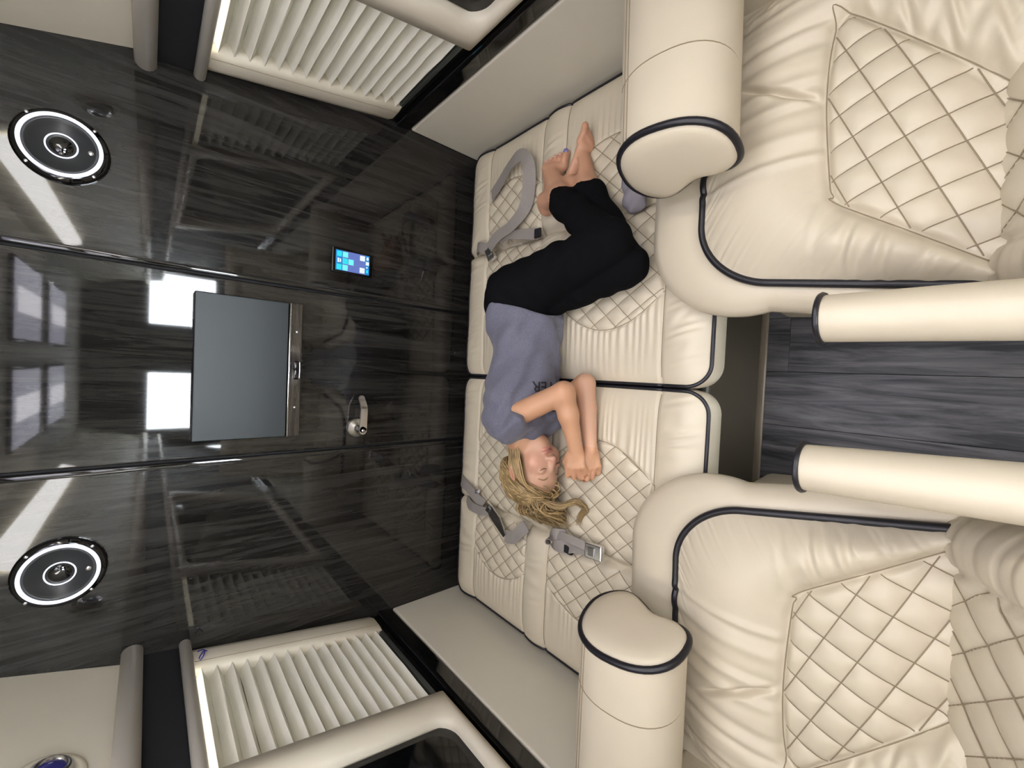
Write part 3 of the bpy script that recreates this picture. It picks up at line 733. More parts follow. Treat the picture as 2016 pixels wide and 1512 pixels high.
    # wide padded arm on the wall side: a roll ending in a piped face towards the aisle
    wx, wy = (0, 0) if sgn > 0 else (.028, .028); ca_, cb_ = np.array([.405 + wx, .412 + wy, .668]), np.array([.86 if sgn > 0 else .80, .425 + wy, .668])
    prof = []
    for a in np.linspace(0, 2 * math.pi, 48, endpoint=False):
        cy_ = math.cos(a); sz_ = math.sin(a)
        y = .113 * np.sign(cy_) * abs(cy_) ** .86; z = (.088 if sz_ > 0 else .052 + .026 * float(sstep(-.06, .07, y))) * np.sign(sz_) * abs(sz_) ** .86
        if sz_ < 0: z += .020 * math.exp(-((y + .035) / .05) ** 2)
        y_ = y - .14 * z
        prof.append((y_, z))
    prof = np.array(prof); kk = len(prof); V = []; F = []
    st = list(np.linspace(0, 1, 26))
    tilt = .34                                   # the end face leans back a little towards the camera
    def ringp(t, f_=1.0, push=0.0):
        c = ca_ + (cb_ - ca_) * t; pinch = .004 * math.exp(-((t - .30) / .018) ** 2)
        return [(c[0] - push + (tilt * z * f_ + .12 * y * f_) * (1 - t), c[1] + y * (f_ - pinch * 2), c[2] + z * (f_ - pinch * 2)) for y, z in prof]
    for t in st: V += ringp(t)
    for i in range(len(st) - 1):
        for j in range(kk): F.append((i * kk + j, i * kk + (j + 1) % kk, (i + 1) * kk + (j + 1) % kk, (i + 1) * kk + j))
    F.append(tuple((len(st) - 1) * kk + j for j in range(kk))[::-1])
    wa = mk('wide_arm', (V, F), M_LEATHER, r)
    V = []; F = []
    for f_, o in ((1.0, 0), (.985, .006), (.9, .013), (.7, .017), (.4, .019), (.1, .0195)): V += ringp(0, f_, o)
    for i in range(5):
        for j in range(kk): F.append((i * kk + j, i * kk + (j + 1) % kk, (i + 1) * kk + (j + 1) % kk, (i + 1) * kk + j)[::-1])
    F.append(tuple(5 * kk + j for j in range(kk))[::-1])
    mk('end_face', (V, F), M_LEATHER, wa)
    mk('piping', tube(np.array(ringp(0, 1.012, .001)), .0068, 8, closed=True), M_PIPING, wa)
    # double seam along the sofa side of the roll and one across it
    L = []
    for jj in (6, 7):
        L.append(tube([np.array(ringp(t)[jj]) + np.array([0, .0004, .0006]) for t in np.linspace(0.02, 1, 40)], .0009, 4))
    L.append(tube([np.array(ringp(.30)[j % kk]) + np.array([0, 0, .0012]) for j in range(4, 26)], .0009, 4))
    mk('stitching', merge(*L), M_STITCH, wa)
    mk('arm_panel', hexa([(.72, .12, .30), (.84, .12, .30), (.84, .395, .30), (.72, .395, .30), (.72, .15, .63), (.84, .15, .63), (.84, .395, .63), (.72, .395, .63)], .012, 3), M_LEATHER, r)
    # skirt and pedestal under the seat
    mk('skirt', hexa([(.140, -.20, .13), (.70, -.20, .13), (.70, .37, .13), (.172, .37, .13), (.185, -.10, .475), (.70, -.10, .475), (.70, .40, .475), (.225, .40, .475)], .02, 3), M_LEATHER, r)
    mk('pedestal', box(.27, .60, -.12, .26, 0, .14, .01, 2), M_MATTEB, r)
chair(1, 'cream leather captain chair beside the bare feet, by the top edge of the photo')
chair(-1, 'cream leather captain chair beside the hair and head, by the bottom edge of the photo')

# ================================================================== the sleeping girl
class Field:
    """signed distance on a voxel grid with smooth union, meshed by surface nets"""
    def __init__(self, lo, hi, h):
        self.lo = np.array(lo, float); self.h = h; self.n = np.ceil((np.array(hi) - self.lo) / h).astype(int) + 1
        self.f = np.full(self.n, .06, np.float32)
    def sub(self, lo, hi):
        a = np.clip(np.floor((np.array(lo) - self.lo) / self.h).astype(int), 0, self.n - 1); b = np.clip(np.ceil((np.array(hi) - self.lo) / self.h).astype(int) + 1, 1, self.n)
        sl = tuple(slice(i, j) for i, j in zip(a, b))
        ax = [(self.lo[k] + self.h * np.arange(a[k], b[k])).astype(np.float32) for k in range(3)]
        return sl, np.meshgrid(*ax, indexing='ij')
    def blend(self, sl, d, k):
        f = self.f[sl]
        if k <= 0: self.f[sl] = np.minimum(f, d)
        else:
            hh = np.clip(.5 + .5 * (f - d) / k, 0, 1); self.f[sl] = f * (1 - hh) + d * hh - k * hh * (1 - hh)
    def cap(self, a, b, ra, rb, k=.01, flat=None, clip=None):
        a = np.array(a, float); b = np.array(b, float); mr = max(ra, rb) + .05
        sl, (x, y, z) = self.sub(np.minimum(a, b) - mr, np.maximum(a, b) + mr)
        e = b - a; t = np.clip(((x - a[0]) * e[0] + (y - a[1]) * e[1] + (z - a[2]) * e[2]) / (e @ e + 1e-9), 0, 1)
        dx = x - a[0] - t * e[0]; dy = y - a[1] - t * e[1]; dz = z - a[2] - t * e[2]
        if flat is not None:      # (axis, factor): squash the section along an axis
            n, q = np.array(flat[0], float), flat[1]; n /= np.linalg.norm(n); p = dx * n[0] + dy * n[1] + dz * n[2]; g = (1 / q - 1)
            dx = dx + n[0] * p * g; dy = dy + n[1] * p * g; dz = dz + n[2] * p * g
        d = np.sqrt(dx * dx + dy * dy + dz * dz) - (ra + (rb - ra) * t)
        if clip is not None:      # (point, normal): cut the capsule off square
            p, n = np.array(clip[0], float), _u(clip[1]); d = np.maximum(d, (x - p[0]) * n[0] + (y - p[1]) * n[1] + (z - p[2]) * n[2])
        self.blend(sl, d, k); return self
    def ell(self, c, axes, rad, k=.01, cut=False):
        c = np.array(c, float); A = np.array(axes, float); r = np.array(rad, float); mr = max(rad) + .05
        sl, (x, y, z) = self.sub(c - mr, c + mr); x = x - c[0]; y = y - c[1]; z = z - c[2]
        q = [x * A[i][0] + y * A[i][1] + z * A[i][2] for i in range(3)]
        k0 = np.sqrt(sum((q[i] / r[i]) ** 2 for i in range(3))) + 1e-6; k1 = np.sqrt(sum((q[i] / r[i] ** 2) ** 2 for i in range(3))) + 1e-6
        d = k0 * (k0 - 1) / k1
        if cut:
            f = self.f[sl]; d = -d; hh = np.clip(.5 - .5 * (f - d) / max(k, 1e-5), 0, 1); self.f[sl] = f * (1 - hh) + d * hh + k * hh * (1 - hh)
        else: self.blend(sl, d, k)
        return self
    def halfspace(self, p, n):
        """keep the side where (x-p).n < 0"""
        n = np.array(n, float) / np.linalg.norm(n); ax = [(self.lo[k] + self.h * np.arange(self.n[k])).astype(np.float32) for k in range(3)]
        d = (ax[0][:, None, None] - p[0]) * n[0] + (ax[1][None, :, None] - p[1]) * n[1] + (ax[2][None, None, :] - p[2]) * n[2]
        self.f = np.maximum(self.f, d.astype(np.float32)); return self
    def mesh(self, relax=2):
        f = self.f; s = f < 0; nx, ny, nz = f.shape
        c = np.zeros((nx - 1, ny - 1, nz - 1), np.uint8)
        for i in (0, 1):
            for j in (0, 1):
                for k in (0, 1): c += s[i:nx - 1 + i, j:ny - 1 + j, k:nz - 1 + k]
        act = (c > 0) & (c < 8); I = np.argwhere(act); idx = np.full(act.shape, -1, np.int64); idx[act] = np.arange(len(I))
        P = np.zeros((len(I), 3)); cnt = np.zeros(len(I)); co = [(i, j, k) for i in (0, 1) for j in (0, 1) for k in (0, 1)]
        for a in range(8):
            for b in range(a + 1, 8):
                da = np.array(co[b]) - np.array(co[a])
                if np.abs(da).sum() != 1: continue
                fa = f[I[:, 0] + co[a][0], I[:, 1] + co[a][1], I[:, 2] + co[a][2]]; fb = f[I[:, 0] + co[b][0], I[:, 1] + co[b][1], I[:, 2] + co[b][2]]
                m_ = (fa < 0) != (fb < 0); t = np.where(m_, fa / (fa - fb + 1e-12), 0)
                P += m_[:, None] * (np.array(co[a]) + t[:, None] * da); cnt += m_
        V = self.lo + self.h * (I + P / cnt[:, None]); F = []
        for ax in range(3):
            o = [k for k in range(3) if k != ax]; sl0 = [slice(None)] * 3; sl1 = [slice(None)] * 3
            sl0[ax] = slice(0, -1); sl1[ax] = slice(1, None)
            ed = s[tuple(sl0)] != s[tuple(sl1)]; E = np.argwhere(ed); E = E[(E[:, o[0]] > 0) & (E[:, o[1]] > 0) & (E[:, o[0]] < f.shape[o[0]] - 1) & (E[:, o[1]] < f.shape[o[1]] - 1)]
            def at(a, b):
                q = E.copy(); q[:, o[0]] -= a; q[:, o[1]] -= b; return idx[q[:, 0], q[:, 1], q[:, 2]]
            q = np.stack([at(1, 1), at(0, 1), at(0, 0), at(1, 0)], 1)
            ins = s[E[:, 0], E[:, 1], E[:, 2]]; fl = ins if ax != 1 else ~ins
            q[~fl] = q[~fl][:, ::-1]; F.append(q)
        F = np.concatenate(F)
        for _ in range(relax):
            S = np.zeros_like(V); n = np.zeros(len(V))
            for a, b in ((0, 1), (1, 2), (2, 3), (3, 0)):
                np.add.at(S, F[:, a], V[F[:, b]]); np.add.at(n, F[:, a], 1)
                np.add.at(S, F[:, b], V[F[:, a]]); np.add.at(n, F[:, b], 1)
            V = V * .45 + .55 * S / n[:, None]
        return V, F
    def value(self, p):
        i = np.clip(np.round((np.asarray(p) - self.lo) / self.h).astype(int), 0, self.n - 1); return self.f[tuple(i.T)] if i.ndim == 2 else self.f[tuple(i)]

A_ = np.array
# head frame: U towards the crown, Fd where the face looks, Lf the girl's left (upwards, she lies on her right side)
Fd = _u([.20, -.965, .04]); U = A_([-.965, -.19, -.17]); U = _u(U - Fd * (U @ Fd)); Lf = np.cross(U, Fd)
EYE = A_([-.268, .815, .540]); HC = EYE - .078 * Fd
def hp(l, u, f): return HC + Lf * l + U * u + Fd * f
HA = [Lf, U, Fd]
J = dict(neck=A_([-.185, .905, .585]), lsh=A_([-.128, .875, .655]), rsh=A_([-.125, .865, .520]), chest=A_([-.070, .905, .582]), waist=A_([.075, .905, .565]), pelvis=A_([.205, .930, .565]),
         lelb=A_([-.044, .728, .600]), lwr=A_([-.196, .722, .548]), relb=A_([-.020, .738, .503]), rwr=A_([-.198, .708, .502]),
         lhip=A_([.225, .925, .605]), lknee=A_([.325, .625, .575]), lank=A_([.505, .832, .542]), rhip=A_([.230, .945, .540]), rknee=A_([.280, .612, .520]), rank=A_([.525, .765, .502]))
body = Field((-.42, .58, .440), (.76, 1.06, .75), .0034)
# torso and legs inside the clothes
body.ell(J['chest'] + A_([0, .02, 0]), np.eye(3), (.105, .060, .085), .02); body.ell(J['waist'], np.eye(3), (.12, .070, .080), .03); body.ell(J['pelvis'], np.eye(3), (.095, .078, .092), .03)
body.cap(J['chest'] + A_([-.02, 0, 0]), J['neck'], .06, .040, .03)
for a, b, r1, r2 in (('lhip', 'lknee', .060, .040), ('lknee', 'lank', .040, .026), ('rhip', 'rknee', .060, .040), ('rknee', 'rank', .040, .026)): body.cap(J[a], J[b], r1, r2, .02)
# neck and head
body.cap(J['neck'], hp(.0, -.055, -.025), .040, .036, .03)
body.ell(hp(0, .025, -.022), HA, (.070, .080, .088), .02)            # skull
body.ell(hp(0, -.020, .030), HA, (.055, .080, .052), .02)            # face
body.ell(hp(0, -.078, .052), HA, (.026, .022, .026), .022)           # chin
body.ell(hp(.034, -.030, .056), HA, (.024, .024, .020), .02); body.ell(hp(-.034, -.030, .056), HA, (.024, .024, .020), .02)   # cheeks
body.ell(hp(.031, .002, .092), HA, (.019, .011, .010), .012, cut=True); body.ell(hp(-.031, .002, .092), HA, (.019, .011, .010), .012, cut=True)
body.ell(hp(.030, -.002, .0700), HA, (.0135, .0085, .0100), .004); body.ell(hp(-.030, -.002, .0700), HA, (.0135, .0085, .0100), .004)     # closed lids
body.cap(hp(0, .004, .079), hp(0, -.026, .095), .006, .0085, .010); body.ell(hp(0, -.030, .0945), HA, (.010, .0085, .010), .006)     # nose
body.ell(hp(.010, -.033, .086), HA, (.0065, .006, .008), .004); body.ell(hp(-.010, -.033, .086), HA, (.0065, .006, .008), .004)
body.ell(hp(0, -.0505, .0800), HA, (.0205, .0042, .0085), .003); body.ell(hp(0, -.0600, .0790), HA, (.0175, .0050, .0085), .003)             # lips
# ear on the upper side
body.ell(hp(.073, -.008, -.012), [_u(Lf * .9 - Fd * .45), U, _u(Fd * .9 + Lf * .45)], (.0075, .029, .018), .006)
body.ell(hp(.081, -.006, -.008), [_u(Lf * .9 - Fd * .45), U, _u(Fd * .9 + Lf * .45)], (.0055, .018, .010), .004, cut=True)
# arms
body.cap(J['lsh'] + A_([.01, -.012, -.006]), J['lelb'], .034, .0285, .02); body.cap(J['lelb'], J['lelb'] * .62 + J['lwr'] * .38, .0285, .027, .012); body.cap(J['lelb'] * .62 + J['lwr'] * .38, J['lwr'], .027, .0185, .012)
body.cap(J['rsh'], J['relb'], .036, .0285, .02); body.cap(J['relb'], J['relb'] * .62 + J['rwr'] * .38, .0285, .026, .008); body.cap(J['relb'] * .62 + J['rwr'] * .38, J['rwr'], .026, .0180, .008)
def hand(w, d, n, s, curl=1.0):
    """loosely closed hand: w wrist, d pointing direction, n back of the hand, s towards the thumb"""
    d, n = _u(d), _u(n); n = _u(n - d * (n @ d)); s = _u(A_(s) - d * (A_(s) @ d) - n * (A_(s) @ n))
    kn = w + d * .050 + n * .004
    body.cap(w, w + d * .020, .0180, .0180, .01, flat=(n, .74))
    for q in (-1.5, -.5, .5, 1.5):
        body.cap(w + d * .012 + s * q * .0085, kn + s * q * .0128 - d * .003 * abs(q - .3), .0120, .0092, .005, flat=(n, .85))
    for i, q in enumerate((1.5, .5, -.5, -1.5)):                      # index to little finger
        L1, L2, L3 = ((.032, .021, .015), (.035, .024, .016), (.033, .022, .016), (.026, .017, .014))[i]
        p0 = kn + s * q * .0148 - d * (.003 * abs(q - .3)); a1 = (.30 + .07 * i) * curl; a2 = (1.25 + .05 * i) * curl; a3 = 2.2 * curl
        p1 = p0 + L1 * (d * math.cos(a1) - n * math.sin(a1)) + s * q * .001; p2 = p1 + L2 * (d * math.cos(a2) - n * math.sin(a2)); p3 = p2 + L3 * (d * math.cos(a3) - n * math.sin(a3))
        body.cap(p0, p1, .0080, .0072, .0012); body.cap(p1, p2, .0072, .0064, .0008); body.cap(p2, p3, .0064, .0056, .0006)
    t0 = w + d * .018 + s * .018 - n * .004; t1 = w + d * .040 + s * .030 - n * .010; t2 = w + d * .062 + s * .027 - n * .018; t3 = w + d * .076 + s * .016 - n * .022
    body.cap(t0, t1, .0115, .0098, .006); body.cap(t1, t2, .0092, .0080, .002); body.cap(t2, t3, .0080, .0062, .001)
hand(J['lwr'], A_([-.985, .02, -.10]), A_([.05, -.45, .88]), A_([-.05, .85, .45]))
hand(J['rwr'], A_([-.985, -.10, .02]), A_([0, -.85, .52]), A_([0, .45, .89]))
# feet
def foot(ank, heel, ball, up, med, wd=1.0, th=1.0):
    up = _u(up); fw_ = _u(ball - heel); up = _u(up - fw_ * (up @ fw_)); sd_ = np.cross(up, fw_); sd_ = sd_ * np.sign(sd_ @ A_(med))
    body.cap(ank, heel + up * .022 + fw_ * .012, .027, .027, .02); body.ell(heel + up * .004 + fw_ * .004, [fw_, sd_, up], (.031, .027, .028), .012)
    body.cap(ank + fw_ * .010, ball + up * .004 * th - fw_ * .024, .028, .021 * wd, .022, flat=(up, .85 * th)); body.cap(heel + up * .0, ball - up * .002 + sd_ * .008 - fw_ * .020, .022, .020 * wd, .015, flat=(up, .8 * th))
    body.cap(ball + sd_ * .020 * wd, ball - sd_ * .018 * wd - fw_ * .006, .0150 * th, .0120 * th, .012)
    for i, q in enumerate((.026, .0115, .0, -.0105, -.0205)):
        L = (.040, .036, .033, .029, .024)[i]; r = (.0112, .0080, .0076, .0072, .0068)[i]
        q = q * wd; r = r * (1 + .5 * (wd - 1)); p = ball + sd_ * q - up * .002 + fw_ * (.0 - .003 * i); e = p + fw_ * L - up * .006 + up * .0
        body.cap(p, p + fw_ * L * .55 + up * .003, r, r * .92, .003); body.cap(p + fw_ * L * .55 + up * .003, e, r * .92, r * .95, .001)
    return fw_, up, sd_
LB = A_([.636, .908, .497]); LH = A_([.522, .930, .492])
f1 = foot(J['lank'], LH, LB, A_([-.12, -.42, .90]), A_([0, -1, 0]), 1.32)
RB = A_([.660, .785, .490]); RH = A_([.556, .848, .486])
f2 = foot(J['rank'], RH, RB, A_([-.25, -.85, .35]), A_([0, -.3, 1]), .85, .62)
BV, BF = body.mesh(2)
# skin colour: warm cheeks, lips, knuckles, soles, soft dark line between lids
base = A_([.52, .285, .165]); col = np.tile(base, (len(BV), 1))
col *= (1 + .05 * np.sin(BV[:, :1] * 61) * np.sin(BV[:, 1:2] * 47 + 1) * np.sin(BV[:, 2:] * 53))
def paint(c, r, color, s=1.0):
    global col
    d = np.linalg.norm((BV - c), axis=1) / r; m_ = (s * np.clip(1 - d, 0, 1) ** 1.0)[:, None]; col = col * (1 - m_) + m_ * A_(color)
HB = (BV - HC) @ np.stack(HA, 1)
fm = (np.exp(-(np.linalg.norm(HB - A_([0, -.01, .04]), axis=1) / .085) ** 4))[:, None]; col = col * (1 - fm) + fm * A_([.56, .335, .235])
sc_ = (sstep(.045, .015, HB[:, 2] + .5 * (HB[:, 1] < 0) * 0 - .25 * np.clip(HB[:, 1] - .03, 0, 1)) * sstep(-.07, -.04, HB[:, 1]) * (np.linalg.norm(HB, axis=1) < .125) * (np.abs(HB[:, 0]) < .072))[:, None]
sc_ = np.maximum(sc_, (sstep(.072, .082, HB[:, 1]) * (np.linalg.norm(HB, axis=1) < .14))[:, None]); col = col * (1 - sc_) + sc_ * A_([.24, .16, .075])
for sx in (1, -1): paint(hp(.040 * sx, -.030, .062), .036, (.64, .29, .22), .55)
paint(hp(0, -.028, .100), .02, (.64, .32, .25), .6); paint(hp(.080, -.005, -.01), .035, (.66, .28, .21), .6)
lm = np.exp(-(HB[:, 0] / .017) ** 4 - ((HB[:, 1] + .0555) / .0095) ** 4) * ((HB[:, 2] > .068) & (HB[:, 2] < .105)); col = col * (1 - .8 * lm[:, None]) + .8 * lm[:, None] * A_([.50, .17, .14])
ln = np.exp(-(HB[:, 0] / .020) ** 4 - ((HB[:, 1] + .0555) / .0018) ** 2) * ((HB[:, 2] > .068) & (HB[:, 2] < .105)); col = col * (1 - .7 * ln[:, None]) + .7 * ln[:, None] * A_([.20, .06, .05])
for p, rr in ((J['lwr'] + A_([-.075, 0, 0]), .04), (J['rwr'] + A_([-.075, 0, 0]), .04), (J['lelb'], .04)): paint(p, rr, (.60, .30, .20), .35)
for p, rr in ((LH, .04), (LB + A_([.03, 0, 0]), .045), (RH, .045), (RB + A_([.03, 0, 0]), .04)): paint(p, rr, (.60, .28, .20), .5)
m_ = sstep(.47, .50, BV[:, 0])[:, None]; col = col * (1 - m_ * .25) + m_ * .25 * A_([.62, .33, .25])
ra = np.exp(-(np.clip(BV[:, 2] - .53, 0, 1) / .004)) * ((BV[:, 0] > -.19) & (BV[:, 0] < .02) & (BV[:, 1] < .735)); col = col * (1 - .35 * ra[:, None]) + .35 * ra[:, None] * A_([.66, .43, .33])
girl = empty('person', (0, .85, .462), 'girl in grey t-shirt and black trousers sleeping on the sofa, one knee over the other', 'person')
M_SKIN = mat('skin', (.6, .4, .3, 1), .48, attr='Col', sss=.12, bump=(600, .05))
obj('body', (BV, BF), M_SKIN, girl, colors=np.concatenate([np.clip(col, 0, 1), np.ones((len(col), 1))], 1))
# nails on the left foot: one violet
fw_, up_, sd_ = f1
for i, q in enumerate((.026, .0115, .0, -.0105, -.0205)):
    L = (.040, .036, .033, .029, .024)[i]; r = (.0112, .0080, .0076, .0072, .0068)[i]
    q = q * 1.32; r = r * 1.16; p = LB + sd_ * q - up_ * .002 + fw_ * (L - .003 * i) - up_ * .006 + up_ * r * .80 + fw_ * r * .25
    b_ = bmesh.new(); bmesh.ops.create_uvsphere(b_, u_segments=12, v_segments=8, radius=1); mt_ = np.stack([fw_ * r * .62, sd_ * r * .62, up_ * r * .26], 0)
    vv = A_([v.co[:] for v in b_.verts]) @ mt_ + p; b_.verts.index_update(); ff_ = [[v.index for v in f.verts] for f in b_.faces]; b_.free()
    obj('toenail', (vv, ff_), mat('violet_polish', (.16, .15, .38, 1), .2) if i == 0 else mat('nail', (.56, .31, .24, 1), .3), girl)

# ---- t-shirt
sh = Field((-.24, .72, .440), (.30, 1.08, .76), .0038)
sh.ell(J['chest'] + A_([-.005, .005, .002]), np.eye(3), (.125, .098, .118), .02); sh.ell(J['waist'] + A_([-.02, .01, 0]), np.eye(3), (.15, .096, .104), .04)
sh.ell(J['waist'] + A_([.09, .018, .001]), np.eye(3), (.14, .103, .121), .03)
sh.cap(J['lsh'] + A_([-.012, .02, .002]), J['lsh'] * .55 + J['lelb'] * .45, .056, .049, .018, clip=(J['lsh'] * .73 + J['lelb'] * .27, J['lelb'] - J['lsh'] + A_([.035, 0, 0]))); sh.cap(J['rsh'] + A_([-.005, .01, 0]), J['rsh'] * .62 + J['relb'] * .38, .050, .050, .025)
sh.cap(J['lsh'] + A_([.0, .03, -.02]), J['neck'] + A_([.035, .01, 0]), .055, .056, .03); sh.cap(J['rsh'] + A_([0, .03, 0]), J['neck'] + A_([.035, 0, 0]), .05, .056, .03)
ax = [(sh.lo[k] + sh.h * np.arange(sh.n[k])).astype(np.float32) for k in range(3)]; gx, gy, gz = np.meshgrid(*ax, indexing='ij')
fold = 1.5 * (.0032 * np.sin(70 * gx + 60 * gz + 3 * np.sin(22 * gy + 9 * gz)) * np.clip(1.2 - np.abs(gx + .10) / .08, 0, 1) + .0032 * np.sin(45 * gx - 70 * gz + 40 * gy) * np.clip((gx - .05) / .1, 0, 1)
        + .0045 * np.abs(np.sin(26 * gx + 60 * (gz - .58) + 2 * np.sin(40 * gy))) ** 3 * np.clip(1 - np.abs(gx + .10) / .07, 0, 1) * np.clip((.90 - gy) / .04, 0, 1) + .0030 * np.sin(38 * gx + 55 * gy + 2.5 * np.sin(30 * gz)) + .0006 * np.sin(120 * gx + 90 * gz + 50 * gy))
sh.f = sh.f + fold.astype(np.float32)
# neck hole, sleeve mouth and hem
sh.cap(J['neck'] + A_([-.06, -.012, 0]), J['neck'] + A_([-.055, -.012, 0]), .001, .001, 0)
hole = np.sqrt((gx - (J['neck'][0] - .03)) ** 2 + (gy - (J['neck'][1] - .012)) ** 2 + (gz - J['neck'][2]) ** 2) - .050
sh.f = np.maximum(sh.f, -hole).astype(np.float32)
sh.f = np.maximum(sh.f, (gx - (.192 + .006 * np.sin(30 * gz) + .18 * (gy - .93)))).astype(np.float32)
sh.f = np.maximum(sh.f, .462 - gz).astype(np.float32)
SV, SF = sh.mesh(2)
M_SHIRT = mat('heather_grey_jersey', (.112, .112, .150, 1), .9, var=(220, .14), bump=(500, .3), sheen=.15)
shirt = obj('t_shirt', (SV, SF), M_SHIRT, girl)

# ---- trousers
tr_ = Field((.13, .55, .440), (.60, 1.09, .76), .0040)
tr_.ell(J['pelvis'] + A_([.005, .012, .002]), np.eye(3), (.105, .100, .118), .02); tr_.ell(J['pelvis'] + A_([-.03, .010, 0]), np.eye(3), (.08, .085, .100), .03)
tr_.cap(J['lhip'] + A_([.01, .01, 0]), J['lknee'], .088, .056, .02); tr_.cap(J['lknee'], J['lank'] + A_([-.002, -.003, .002]), .054, .042, .012, clip=(J['lank'] - .006 * _u(J['lank'] - J['lknee']), J['lank'] - J['lknee']))
tr_.cap(J['rhip'], J['rknee'], .080, .056, .004); tr_.cap(J['rknee'], J['rank'] + A_([-.002, -.003, .006]), .054, .042, .004, clip=(J['rank'] - .010 * _u(J['rank'] - J['rknee']), J['rank'] - J['rknee']))
ax = [(tr_.lo[k] + tr_.h * np.arange(tr_.n[k])).astype(np.float32) for k in range(3)]; gx, gy, gz = np.meshgrid(*ax, indexing='ij')
tr_.f = (tr_.f + .0026 * np.sin(50 * gx + 40 * gy + 30 * gz + 2 * np.sin(25 * gy)) + .0016 * np.sin(95 * gy - 70 * gx)).astype(np.float32)
tr_.f = np.maximum(tr_.f, .160 - gx).astype(np.float32)
tr_.f = np.maximum(tr_.f, .462 - gz).astype(np.float32)
TV, TF = tr_.mesh(2)
obj('trousers', (TV, TF), mat('black_cotton', (.0035, .0035, .0045, 1), .95, spec=.08, bump=(300, .2)), girl)

# ---- hair: a cap of locks combed over the head and spilling on the cushion
def lock(ctrl, r0, n=7, k=5):
    P = smooth_path(ctrl, n); t = np.linspace(0, 1, len(P)); r = r0 * (.55 + .45 * np.sin(math.pi * np.clip(t * 1.1 + .12, 0, 1))) * np.clip((1.02 - t) / .35, .08, 1)
    return tube(P, r, k, flat=.55)
HV = []; HF = []; HCc = []; nv = 0
def add_lock(ctrl, r0, tone):
    global nv
    v, f = lock(ctrl, r0); HV.append(v); HF.extend([tuple(i + nv for i in q) for q in f]); nv += len(v)
    c = A_([.37, .255, .115]) * tone; HCc.append(np.tile(np.append(np.clip(c, 0, 1), 1), (len(v), 1)))
def onskull(l, u, f, out=.006):
    q = A_([l, u - .025, f + .022]); q = q / np.linalg.norm(q / A_([.070, .080, .088])); n = _u(q / A_([.070, .080, .088]) ** 2); q = q + n * out
    return hp(q[0], q[1] + .025, q[2] - .022)
R_ = random.Random(3)
zf = .468
def down_(p, z=zf): q = p.copy(); q[2] = max(q[2], z); return q
for i in range(480):       # scalp locks from the parting back over the side and the crown
    a = R_.uniform(-.35, 1.0); tone = R_.uniform(.55, 1.15)
    st = onskull(.10 * a - .01, .10 - .045 * a + R_.uniform(-.012, .012), .060 - .030 * abs(a) + R_.uniform(-.01, .006))
    m1 = onskull(.075 + R_.uniform(-.02, .02) if a > .2 else R_.uniform(-.01, .05), .05 + R_.uniform(-.02, .035), -.005 + R_.uniform(-.03, .03), .010)
    m2 = onskull(.07 + R_.uniform(-.03, .01), .0 + R_.uniform(-.03, .03), -.070 + R_.uniform(-.02, .03), .010)
    m3 = onskull(.045 + R_.uniform(-.03, .03), -.05 + R_.uniform(-.02, .02), -.085, .012)
    add_lock([st, m1, m2, m3], R_.uniform(.0022, .0042), tone)
for i in range(120):        # strands hanging along the cheek past the ear to the neck
    tone = R_.uniform(.75, 1.35); j = R_.uniform(0, 1)
    st = onskull(.030 + .03 * j, .075 - .02 * j, .055 - .01 * j, .008); m1 = hp(.066 + .010 * R_.random(), .030 - .02 * j, .040 - .030 * j)
    m2 = hp(.068 + .010 * R_.random(), -.035, .030 - .045 * j + R_.uniform(-.006, .006)); m3 = hp(.050 + R_.uniform(-.008, .012), -.075 - .03 * R_.random(), .030 - .05 * j); m4 = hp(.030 + R_.uniform(-.01, .02), -.105 - .055 * R_.random(), .030 - .035 * j + R_.uniform(-.01, .012))
    add_lock([st, m1, m2, m3, m4] if R_.random() > .3 else [st, m1, m2, m3], R_.uniform(.0010, .0022), tone)
for i in range(340):       # hair fanned out past the crown onto the cushion
    tone = R_.uniform(.5, 1.2); j = R_.uniform(-1, 1)
    st = onskull(R_.uniform(-.03, .06), .085, .045 * j - .005, .006)
    m1 = hp(.020 + R_.uniform(-.03, .035), .112 + R_.uniform(-.01, .015), .055 * j - .005); e1 = hp(-.035 + R_.uniform(-.01, .03), .145 + R_.uniform(-.02, .03), .055 * j + R_.uniform(-.02, .02)); e2 = hp(-.06, .175 + R_.uniform(-.03, .035), .040 * j + .02 + R_.uniform(-.03, .02))
    e1[2] = max(e1[2], zf + .012 + R_.uniform(0, .015)); e2[2] = zf + R_.uniform(.002, .008)
    add_lock([st, m1, e1, e2], R_.uniform(.0014, .0030), tone)
for i in range(80):        # the curl falling off the forehead
    tone = R_.uniform(.45, 1.0); g = lambda s_=.008: R_.uniform(-s_, s_)
    st = onskull(.015 + g(.02), .088 + g(), .035 + g(), .006)
    p1 = hp(.004 + g(), .108 + g(), .075 + g()); p2 = hp(-.025 + g(), .104 + g(), .125 + g()); p3 = hp(-.045, .130 + g(), .132 + g()); p4 = hp(-.060, .152 + g(), .110 + g()); p5 = hp(-.06, .175 + g(.015), .095 + g(.015))
    for p in (p3, p4, p5): p[2] = max(p[2], zf + .004)
    add_lock([st, p1, p2, p3, p4, p5], R_.uniform(.0010, .0020), tone)
M_HAIR = mat('blond_hair', (.4, .27, .12, 1), .38, attr='Col')
obj('hair', (np.concatenate(HV), HF), M_HAIR, girl, colors=np.concatenate(HCc))
